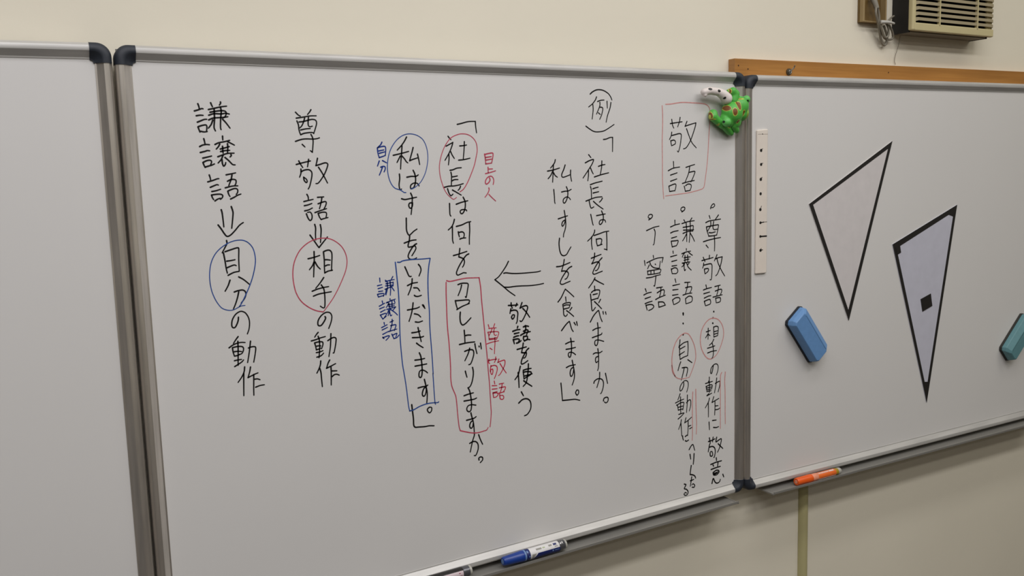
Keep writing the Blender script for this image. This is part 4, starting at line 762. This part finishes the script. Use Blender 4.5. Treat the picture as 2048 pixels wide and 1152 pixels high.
# ------------------------------------------------------------------ ruler strip
M_IVORY = mat('ivory_magnet_strip', lin(230, 220, 208), 0.5, noise=(60, .02, (1, 1, 1)))
M_BLK = mat('black_marking', lin(28, 25, 22), 0.6)
RY = PY - 0.0045
rt = [(1.23556, -0.00050, -0.11622), (1.26679, -0.00050, -0.11409), (1.26523, -0.00050, -0.42079), (1.23354, -0.00050, -0.42046)]
rul = thing('magnetic_ruler', 'ivory magnetic ruler strip with black dots at the left of the right whiteboard', 'ruler', loc=(rt[3][0], PY, rt[3][2]))
def rel(o, b):
    bmesh.ops.translate(b, vec=-o.location, verts=b.verts)
    return b
obj('strip', rel(rul, prism([(p[0], p[2]) for p in rt], RY, PY - .0001)), M_IVORY, rul, bevel=0.0018)
def dot(parent, p, r, y, name='dot_mark'):
    b = prism([(p[0] + r * math.cos(-2 * math.pi * k / 12), p[2] + r * math.sin(-2 * math.pi * k / 12)) for k in range(12)], y - .0003, y + .0002)
    return obj(name, rel(parent, b), M_BLK, parent)
for p, r in (((1.25033, -0.00050, -0.12452), .0009), ((1.24657, -0.00050, -0.15871), .0026), ((1.24682, -0.00050, -0.18813), .0025), ((1.24607, -0.00050, -0.21943), .0027),
             ((1.24589, -0.00050, -0.24982), .0025), ((1.24530, -0.00050, -0.28338), .0026), ((1.24583, -0.00050, -0.31139), .0023), ((1.24578, -0.00050, -0.34064), .0022),
             ((1.24661, -0.00050, -0.37050), .0025)):
    dot(rul, p, r * 1.3, RY)
def strip(parent, a, b_, w, y, m, name):
    a = Vector((a[0], a[2])); c = Vector((b_[0], b_[2]))
    d = (c - a).normalized(); n = Vector((-d.y, d.x)) * w / 2
    b = prism([tuple(a + n), tuple(c + n), tuple(c - n), tuple(a - n)], y - .0003, y + .0002)
    return obj(name, rel(parent, b), m, parent)
for a, c, w in (((1.24636, -0.00050, -0.34068), (1.26490, -0.00050, -0.34078), .0032), ((1.24612, -0.00050, -0.31119), (1.25636, -0.00050, -0.31031), .002),
                ((1.25636, -0.00050, -0.31031), (1.26520, -0.00050, -0.31032), .0009), ((1.24628, -0.00050, -0.15787), (1.25132, -0.00050, -0.15478), .0012),
                ((1.24679, -0.00050, -0.21871), (1.25010, -0.00050, -0.21458), .0016), ((1.24653, -0.00050, -0.18718), (1.25232, -0.00050, -0.18518), .0013),
                ((1.24587, -0.00050, -0.28213), (1.24873, -0.00050, -0.27535), .0012), ((1.24661, -0.00050, -0.36975), (1.25322, -0.00050, -0.36964), .0018),
                ((1.24661, -0.00050, -0.36975), (1.24877, -0.00050, -0.36559), .0011)):
    strip(rul, a, c, w, RY, M_BLK, 'dash_mark')
strip(rul, (1.23735, -0.00050, -0.12482), (1.26631, -0.00050, -0.12454), .0005, RY, mat('grey_scratch', lin(150, 140, 128), .6), 'scale_line')

# ------------------------------------------------------------------ the two paper triangles
M_LILAC = mat('white_card', lin(212, 207, 206), 0.6)
M_LILAC2 = mat('lilac_card', lin(196, 196, 208), 0.6)
TY = PY - 0.0016
def triangle(name_label, outer, borders, extras, card=M_LILAC):
    root = thing('card_triangle', name_label, 'triangle', loc=(outer[2][0], PY, outer[2][2]))
    obj('card', rel(root, prism([(p[0], p[2]) for p in outer], TY, PY - .0001)), card, root)
    for q in borders:
        obj('black_border', rel(root, prism([(p[0], p[2]) for p in q], TY - .0004, TY + .0003)), M_BLK, root)
    for nm, q, th in extras:
        obj(nm, rel(root, prism([(p[0], p[2]) for p in q], TY - th, TY + .0003)), M_BLK, root)
    return root
o1 = ((1.67169, 0.00240, -0.14099), (1.39636, 0.00240, -0.27752), (1.53278, 0.00240, -0.55334))
i1 = ((1.65686, 0.00240, -0.15885), (1.40857, 0.00240, -0.27977), (1.53039, 0.00240, -0.52836))
triangle('larger black-edged card triangle, upper left of the two on the right whiteboard', o1,
         [(o1[0], o1[1], i1[1], i1[0]), (o1[1], o1[2], i1[2], i1[1]), (o1[2], o1[0], i1[0], i1[2])], [])
o2 = ((1.92510, 0.00240, -0.30034), (1.68175, 0.00240, -0.38497), (1.82828, 0.00240, -0.79445))
i2 = ((1.91248, 0.00240, -0.31669), (1.69636, 0.00240, -0.39513), (1.82518, 0.00240, -0.76169))
triangle('narrower lilac card triangle with a black square magnet, lower right of the two', o2,
         [(o2[0], o2[1], i2[1], i2[0]), (o2[1], o2[2], i2[2], i2[1]), (o2[2], o2[0], i2[0], i2[2])],
         [('square_magnet', ((1.79170, 0.00180, -0.52735), (1.83022, 0.00180, -0.51687), (1.83759, 0.00180, -0.54841), (1.80007, 0.00180, -0.55916)), .0012),
          ('corner_tab', ((1.69176, 0.00180, -0.39120), (1.70818, 0.00180, -0.38923), (1.71254, 0.00180, -0.40640), (1.69803, 0.00180, -0.41145)), .0010),
          ('corner_tab', ((1.89091, 0.00180, -0.32320), (1.91339, 0.00180, -0.31297), (1.91225, 0.00180, -0.32918)), .0010),
          ('corner_tab', ((1.80931, 0.00180, -0.73821), (1.83808, 0.00180, -0.74227), (1.82690, 0.00180, -0.79153)), .0006)], card=M_LILAC2)

# ------------------------------------------------------------------ board erasers
def eraser(label, loc, ang, Lg, Wd, Ht, col, dark):
    """body: foam block, tapered, faceted top; lies on the board in the xz plane, rotated by ang about y"""
    root = thing('board_eraser', label, 'eraser', loc=(loc[0], PY, loc[1]))
    ca, sa = math.cos(ang), math.sin(ang)
    def tr(u, v, h):
        return (u * ca - v * sa, -h, u * sa + v * ca)
    m = mat('eraser_plastic', col, 0.5, noise=(120, .04, (1, 1, 1)))
    mf = mat('eraser_felt', dark, 0.95)
    def outline(l, w, c):
        l, w = l / 2, w / 2
        return [(-l + c, -w), (l - c, -w), (l, -w + c), (l, w - c), (l - c, w), (-l + c, w), (-l, w - c), (-l, -w + c)]
    def ring(l, w, c, h):
        return [tr(u, v, h) for u, v in outline(l, w, c)]
    obj('felt_pad', loft([ring(Lg, Wd, .006, 0.0002), ring(Lg, Wd, .006, Ht * .24)]), mf, root, bevel=.001)
    def ring2(l, v0, v1, c, h):
        l /= 2
        return [tr(u, v, h) for u, v in ((-l + c, v0), (l - c, v0), (l, v0 + c), (l, v1 - c), (l - c, v1), (-l + c, v1), (-l, v1 - c), (-l, v0 + c))]
    w2 = Wd / 2
    rings = [ring2(Lg - .002, -w2 + .001, w2 - .001, .006, Ht * .24), ring2(Lg - .002, -w2 + .002, w2 - .002, .008, Ht * .66),
             ring2(Lg - .010, -w2 + .005, w2 - .015, .005, Ht * .97), ring2(Lg - .013, -w2 + .0065, w2 - .0165, .005, Ht)]
    obj('grip', loft(rings), m, root, bevel=.0015)
    ms = mat('eraser_seam', tuple(c * .45 for c in col), 0.7)
    hw = Wd / 2 - .0185
    b = BM()
    pts = [(-Lg / 2 + .012, hw - .002), (-Lg / 2 + .016, hw), (Lg / 2 - .012, hw)]
    for (a, c) in zip(pts, pts[1:]):
        d = Vector(c) - Vector(a); n = Vector((-d.y, d.x)).normalized() * .0005
        q = [Vector(a) + n, Vector(c) + n, Vector(c) - n, Vector(a) - n]
        vs = [b.verts.new(tr(p.x, p.y, Ht + .0002)) for p in q] + [b.verts.new(tr(p.x, p.y, Ht - .0010)) for p in q]
        for f in ((0, 1, 2, 3), (7, 6, 5, 4), (0, 4, 5, 1), (1, 5, 6, 2), (2, 6, 7, 3), (3, 7, 4, 0)):
            b.faces.new([vs[i] for i in f])
    bmesh.ops.recalc_face_normals(b, faces=b.faces)
    obj('moulding_seam', b, ms, root)
    return root
eraser('blue board eraser lying diagonally on the right whiteboard below the ruler strip', (1.3859, -0.5694), -0.9131, 0.130, 0.060, 0.0270, lin(102, 146, 196), lin(38, 42, 50))
eraser('teal board eraser cut off by the right edge of the photo', (2.1925, -0.6676), 0.7501, 0.132, 0.056, 0.0270, lin(94, 138, 144), lin(52, 52, 48))

# ------------------------------------------------------------------ markers in the trays
def marker(label, a, b_, r, style):
    a, b_ = Vector(a), Vector(b_)
    root = thing('marker_pen', label, 'marker', loc=a)
    d = b_ - a
    L = d.length
    Q = d.to_track_quat('X', 'Z').to_matrix()
    # roll so that the printed panel faces up and outwards
    def lathe(name, prof, m, n=28):
        rings = []
        for s, rad in prof:
            rings.append([Q @ Vector((s * L, rad * r * math.cos(2 * math.pi * k / n), rad * r * math.sin(2 * math.pi * k / n))) for k in range(n)])
        return obj(name, loft(rings), m, root, smooth=True, angle=40)
    def sleeve(name, s0, s1, f, a0, a1, m, skew=0.0, n=14):
        """curved label piece on the barrel between angles a0..a1 (0 = towards the viewer, 90 = up)"""
        V, Fc = [], []
        for i in range(n + 1):
            t = i / n
            an = math.radians(a0 + (a1 - a0) * t)
            for j, s in enumerate((s0 + skew * t, s1)):
                for rad in (f, f - .03):
                    p = Q @ Vector((s * L, -rad * r * math.cos(an), rad * r * math.sin(an)))
                    V.append(tuple(p))
        for i in range(n):
            k = i * 4
            Fc += [(k, k + 2, k + 6, k + 4), (k + 1, k + 5, k + 7, k + 3), (k, k + 4, k + 5, k + 1), (k + 2, k + 3, k + 7, k + 6)]
        Fc += [(0, 1, 3, 2), (n * 4, n * 4 + 2, n * 4 + 3, n * 4 + 1)]
        return obj(name, (V, [], Fc), m, root, smooth=True, angle=40)
    style(lathe, sleeve, root)
    return root

M_BLUEP = mat('blue_cap_plastic', lin(22, 58, 140), 0.3)
M_BLUED = mat('dark_blue_print', lin(22, 36, 98), 0.45)
M_WHITEP = mat('white_label', lin(226, 224, 222), 0.45)
M_GREYP = mat('grey_end_plastic', lin(92, 92, 96), 0.2, metal=.4)
M_CLEAR = mat('clear_end_plug', lin(172, 170, 160), 0.25)
M_SKY = mat('pale_blue_button', lin(110, 140, 185), 0.4)
M_BLKP = mat('black_barrel', lin(26, 22, 20), 0.35)
M_PINK = mat('pinkish_label', lin(214, 196, 200), 0.45)
M_REDPR = mat('red_print', lin(150, 60, 80), 0.5)
M_ORG = mat('orange_cap', lin(232, 92, 24), 0.35)
M_ORG2 = mat('orange_barrel', lin(236, 112, 44), 0.4)
M_PEACH = mat('peach_band', lin(232, 150, 118), 0.45, noise=(200, .12, (1, 1, 1)))
M_OCHRE = mat('ochre_ink_window', lin(170, 140, 30), 0.4)
M_GREYPR = mat('grey_print', lin(150, 148, 140), 0.5)

def blue_style(lathe, sleeve, root):
    lathe('barrel', [(.30, .86), (.36, .97), (.865, .97), (.87, .93)], M_WHITEP)
    lathe('cap', [(0, .62), (.008, .74), (.02, .80), (.25, .98), (.285, 1.03), (.315, 1.0), (.316, .9)], M_BLUEP)
    lathe('cap_button', [(-.003, .40), (.004, .50), (.012, .58)], M_SKY)
    lathe('cap_ring', [(.318, .97), (.322, 1.01), (.338, 1.01), (.342, .97)], M_SKY)
    lathe('printed_band', [(.342, .99), (.343, 1.0), (.398, 1.0), (.40, .99)], M_BLUED)
    sleeve('label_patch', .43, .872, 1.0, -60, 12, M_BLUED, skew=.09)
    sleeve('label_stripe', .405, .425, 1.0, -60, 12, M_GREYPR, skew=.09)
    sleeve('small_print', .50, .585, 1.0, 42, 62, M_GREYPR)
    sleeve('small_print', .60, .64, 1.0, 46, 60, mat('green_grey_print', lin(176, 186, 150), .5))
    sleeve('small_print', .70, .75, 1.0, 46, 66, M_GREYPR)
    sleeve('small_print', .775, .825, 1.0, 46, 68, M_BLUED)
    sleeve('small_print', .79, .835, 1.0, 28, 36, M_GREYPR)
    sleeve('round_emblem', .745, .765, 1.012, -14, 2, M_SKY)
    sleeve('small_print', .785, .855, 1.012, -9, -3, M_SKY)
    sleeve('small_print', .350, .372, 1.012, 40, 66, M_SKY)
    sleeve('small_print', .375, .392, 1.012, -10, 6, M_SKY)
    lathe('end_section', [(.868, .90), (.87, .93), (.965, .93), (.968, .90)], M_GREYP)
    sleeve('stripe_print', .875, .90, .945, 40, 75, M_WHITEP, skew=.03)
    sleeve('stripe_print', .905, .93, .945, 45, 70, M_WHITEP, skew=.02)
    lathe('end_plug', [(.966, .86), (.97, .88), (.995, .86), (1.0, .78)], M_CLEAR)

def black_style(lathe, sleeve, root):
    lathe('barrel', [(.30, .86), (.36, .97), (.865, .97), (.87, .93)], M_BLKP)
    lathe('cap', [(0, .62), (.008, .74), (.02, .80), (.25, .98), (.285, 1.03), (.315, 1.0), (.316, .9)], M_BLKP)
    sleeve('label_patch', .40, .862, 1.0, -70, 42, M_PINK)
    sleeve('small_print', .795, .818, 1.012, 18, 26, M_REDPR)
    sleeve('small_print', .77, .84, 1.012, -6, -2, M_REDPR)
    sleeve('small_print', .76, .84, 1.012, -14, -10, M_REDPR)
    lathe('end_section', [(.868, .90), (.87, .94), (.962, .94), (.965, .90)], M_GREYP)
    lathe('end_plug', [(.963, .86), (.967, .88), (.995, .86), (1.0, .78)], M_CLEAR)

def orange_style(lathe, sleeve, root):
    lathe('barrel', [(.26, .86), (.44, .90), (.86, .90), (.87, .84)], M_ORG2)
    lathe('cap', [(0, .78), (.008, .92), (.02, .97), (.24, 1.0), (.28, 1.04), (.335, 1.0), (.34, .88)], M_ORG)
    lathe('cap_button', [(-.003, .42), (.004, .52), (.012, .60)], M_PEACH)
    lathe('grip_band', [(.34, .90), (.345, .95), (.455, .95), (.46, .90)], M_PEACH)
    sleeve('label_patch', .46, .84, .925, 48, 88, M_PEACH)
    sleeve('small_print', .72, .82, .94, 55, 72, M_WHITEP)
    sleeve('small_print', .48, .70, .94, 60, 68, M_WHITEP)
    sleeve('label_edge', .46, .86, .925, -64, -34, M_WHITEP)
    lathe('ink_window', [(.868, .78), (.872, .84), (.93, .84), (.935, .78)], M_OCHRE)
    lathe('end_plug', [(.93, .80), (.935, .86), (.985, .84), (1.0, .74)], M_CLEAR)

marker('blue-capped marker pen with a white and blue label lying in the tray', (0.58558, -0.01800, -0.89850), (0.72284, -0.01800, -0.89680), .0103, blue_style)
marker('black marker pen with a pinkish label at the bottom edge of the photo', (0.38426, -0.01800, -0.89950), (0.52026, -0.01800, -0.89750), .0103, black_style)
marker('orange marker pen lying in the tray of the right whiteboard', (1.34287, -0.01800, -0.89900), (1.48566, -0.01800, -0.90000), .0090, orange_style)

# ------------------------------------------------------------------ frog magnet
def spotted_material(name, base, spots, edge_col, ew=0.0012, core=None, noise_amt=.05):
    m = mat(name, base, 0.45, noise=(60, noise_amt, (1, 1, 1)))
    nt = m.node_tree
    b = nt.nodes['Principled BSDF']
    cur = b.inputs['Base Color'].links[0].from_socket
    tc = nt.nodes.new('ShaderNodeTexCoord')
    wn = nt.nodes.new('ShaderNodeTexNoise')
    wn.inputs['Scale'].default_value = 130
    nt.links.new(tc.outputs['Object'], wn.inputs['Vector'])
    for c, r, col in spots:
        sub = nt.nodes.new('ShaderNodeVectorMath'); sub.operation = 'SUBTRACT'
        sub.inputs[1].default_value = c
        nt.links.new(tc.outputs['Object'], sub.inputs[0])
        mul = nt.nodes.new('ShaderNodeVectorMath'); mul.operation = 'MULTIPLY'
        mul.inputs[1].default_value = (1 / r[0], 1 / r[1], 1 / r[2])
        nt.links.new(sub.outputs[0], mul.inputs[0])
        ln = nt.nodes.new('ShaderNodeVectorMath'); ln.operation = 'LENGTH'
        nt.links.new(mul.outputs[0], ln.inputs[0])
        ad = nt.nodes.new('ShaderNodeMath'); ad.operation = 'MULTIPLY_ADD'
        nt.links.new(wn.outputs['Fac'], ad.inputs[0])
        ad.inputs[1].default_value = 0.5
        nt.links.new(ln.outputs['Value'], ad.inputs[2])
        for lim, cc in ((1.25 + ew / min(r[0], r[2]), edge_col), (1.25, col)):
            if cc is None:
                continue
            lt = nt.nodes.new('ShaderNodeMapRange')
            lt.inputs['From Min'].default_value = lim - .06
            lt.inputs['From Max'].default_value = lim + .06
            lt.inputs['To Min'].default_value = 1
            lt.inputs['To Max'].default_value = 0
            nt.links.new(ad.outputs[0], lt.inputs['Value'])
            mix = nt.nodes.new('ShaderNodeMix'); mix.data_type = 'RGBA'
            nt.links.new(lt.outputs[0], mix.inputs['Factor'])
            nt.links.new(cur, mix.inputs['A'])
            mix.inputs['B'].default_value = (*cc, 1)
            cur = mix.outputs['Result']
    nt.links.new(cur, b.inputs['Base Color'])
    return m

GREEN = lin(84, 178, 72)
BRN = lin(122, 74, 30)
YEL = lin(186, 196, 84)
def blob(name, parts, m, parent, vox=0.0014, smooth_it=4, back=0.0034):
    """one organic mesh grown from overlapping balls and tubes"""
    b = merge(*parts)
    for v in b.verts:            # flat back where it sits against the board
        v.co.y = min(v.co.y, back)
    bmesh.ops.translate(b, vec=-parent.location, verts=b.verts)
    o = obj(name, b, m, parent, smooth=True)
    r = o.modifiers.new('remesh', 'REMESH')
    r.mode = 'VOXEL'
    r.voxel_size = vox
    r.use_smooth_shade = True
    s = o.modifiers.new('smooth', 'SMOOTH')
    s.factor = 0.6
    s.iterations = smooth_it
    return o
def ball(c, r, q=1.0):
    return ellipsoid(Vector(c), (r, r * q, r))
fl = Vector((1.16282, -0.00600, -0.08024))
def loc(p):
    return tuple(Vector(p) - fl)
frog = thing('frog_magnet', 'green toy frog magnet with brown spots at the top right corner of the middle board', 'magnet', loc=fl)
spots = [(loc((1.15323, -0.02876, -0.07018)), (.0050, .012, .0090), BRN), (loc((1.14164, -0.03521, -0.08175)), (.0046, .012, .0072), BRN),
         (loc((1.13020, -0.02170, -0.07389)), (.0056, .012, .0056), BRN), (loc((1.16714, -0.02857, -0.08394)), (.0028, .012, .0052), BRN),
         (loc((1.15530, -0.02603, -0.10084)), (.0030, .012, .0030), BRN), (loc((1.16014, -0.03000, -0.05578)), (.0040, .02, .0007), BRN),
         (loc((1.13307, -0.03000, -0.05972)), (.0028, .02, .0014), BRN), (loc((1.18031, -0.02500, -0.08956)), (.0010, .03, .0070), BRN),
         (loc((1.11973, -0.02000, -0.08329)), (.0012, .02, .0012), BRN), (loc((1.10842, -0.02500, -0.11389)), (.0022, .02, .0062), BRN)]
M_FROG = spotted_material('frog_skin', GREEN, spots, YEL, ew=.0010)
blob('body', [ball((1.16885, -0.01400, -0.06974), .0215, .95), ball((1.15067, -0.01300, -0.08292), .0240, .95), ball((1.13992, -0.01000, -0.09683), .0175, .95),
              ball((1.17581, -0.01400, -0.08274), .0170, .95), ball((1.15905, -0.01000, -0.09972), .0165, .9), ball((1.13096, -0.00800, -0.10276), .0125, .9)], M_FROG, frog, back=-0.0068)
leg_spots = [(loc((1.14167, -0.02800, -0.04458)), (.0011, .03, .0100), BRN), (loc((1.09790, -0.02200, -0.08711)), (.0012, .03, .0072), BRN),
             (loc((1.09577, -0.02000, -0.09585)), (.0060, .03, .0009), BRN), (loc((1.11626, -0.01800, -0.11145)), (.0016, .03, .0055), BRN), (loc((1.13597, -0.02000, -0.12551)), (.0020, .03, .0014), BRN),
             (loc((1.14108, -0.02600, -0.11188)), (.0030, .03, .0010), BRN)]
M_LEG = spotted_material('frog_leg_skin', GREEN, leg_spots, YEL, ew=.0008)
def leg(pts, radii):
    parts = []
    P = [Vector(p) for p in pts]
    for i in range(len(P) - 1):
        for k in range(5):
            t = k / 4
            parts.append(ball(P[i].lerp(P[i + 1], t), radii[i] + (radii[i + 1] - radii[i]) * t))
    return blob('leg', parts, M_LEG, frog, vox=.0012)
leg([(1.14335, -0.01200, -0.04003), (1.14986, -0.01800, -0.03947), (1.15668, -0.01800, -0.04529), (1.15455, -0.01600, -0.05811)], (.0050, .0078, .0085, .0100))
leg([(1.10726, -0.00600, -0.08483), (1.10543, -0.00800, -0.08996), (1.11881, -0.00800, -0.09982), (1.13231, -0.00800, -0.10676)], (.0095, .0095, .0080, .0090))
leg([(1.13587, -0.01000, -0.10888), (1.15057, -0.00600, -0.11968), (1.15701, -0.00500, -0.12266)], (.0090, .0072, .0060))
leg([(1.15579, -0.01200, -0.10693), (1.16323, -0.01000, -0.11384), (1.16930, -0.00800, -0.11776)], (.0095, .0082, .0060))
M_EYE = spotted_material('frog_eye', lin(98, 190, 92), [(loc((1.11573, -0.02716, -0.10194)), (.0020, .004, .0026), lin(20, 22, 16))], None)
M_EYE2 = spotted_material('frog_eye', lin(98, 190, 92), [(loc((1.17782, -0.03087, -0.06002)), (.0024, .004, .0026), lin(20, 40, 20))], None)
for c, r, m in (((1.12486, -0.02600, -0.10201), .0092, M_EYE), ((1.18042, -0.02400, -0.05637), .0082, M_EYE2)):
    b = ellipsoid(Vector(c) - fl, (r, r, r), seg=24, rings=16)
    obj('eye', b, m, frog, smooth=True)
wl = Vector((1.10895, -0.01000, -0.04158))
white = thing('bone_magnet', 'white magnet figure with black spots curving out from behind the green frog magnet', 'magnet', loc=wl)
def wloc(p):
    return tuple(Vector(p) - wl)
K0 = lin(24, 20, 18)
M_SPOT = spotted_material('white_spotted_skin', lin(228, 218, 212), [
    (wloc((1.08747, -0.01977, -0.03734)), (.0042, .008, .0024), K0), (wloc((1.10893, -0.02154, -0.04054)), (.0036, .008, .0028), K0),
    (wloc((1.12308, -0.01996, -0.05407)), (.0028, .008, .0028), K0), (wloc((1.06125, -0.02400, -0.04398)), (.0012, .02, .0048), K0)], None, noise_amt=.02)
P = [Vector(p) for p in ((1.07811, -0.01200, -0.04245), (1.09205, -0.01400, -0.03989), (1.11366, -0.01500, -0.04196), (1.12611, -0.01600, -0.04772), (1.13419, -0.01600, -0.05450))]
RR = (.0070, .0078, .0082, .0102, .0118)
parts = []
for i in range(4):
    for k in range(6):
        t = k / 5
        parts.append(ball(P[i].lerp(P[i + 1], t), RR[i] + (RR[i + 1] - RR[i]) * t))
parts.append(ball((1.07891, -0.01400, -0.04849), .0042))
blob('body', parts, M_SPOT, white, vox=.0012)


# things of one kind share a group
for o in COL.objects:
    g = {'marker': 'marker pens in the trays', 'eraser': 'erasers on the right whiteboard',
         'triangle': 'card triangles on the right whiteboard', 'whiteboard': 'whiteboards in a row on the wall'}.get(o.get('category'))
    if g and o.parent is None:
        o['group'] = g
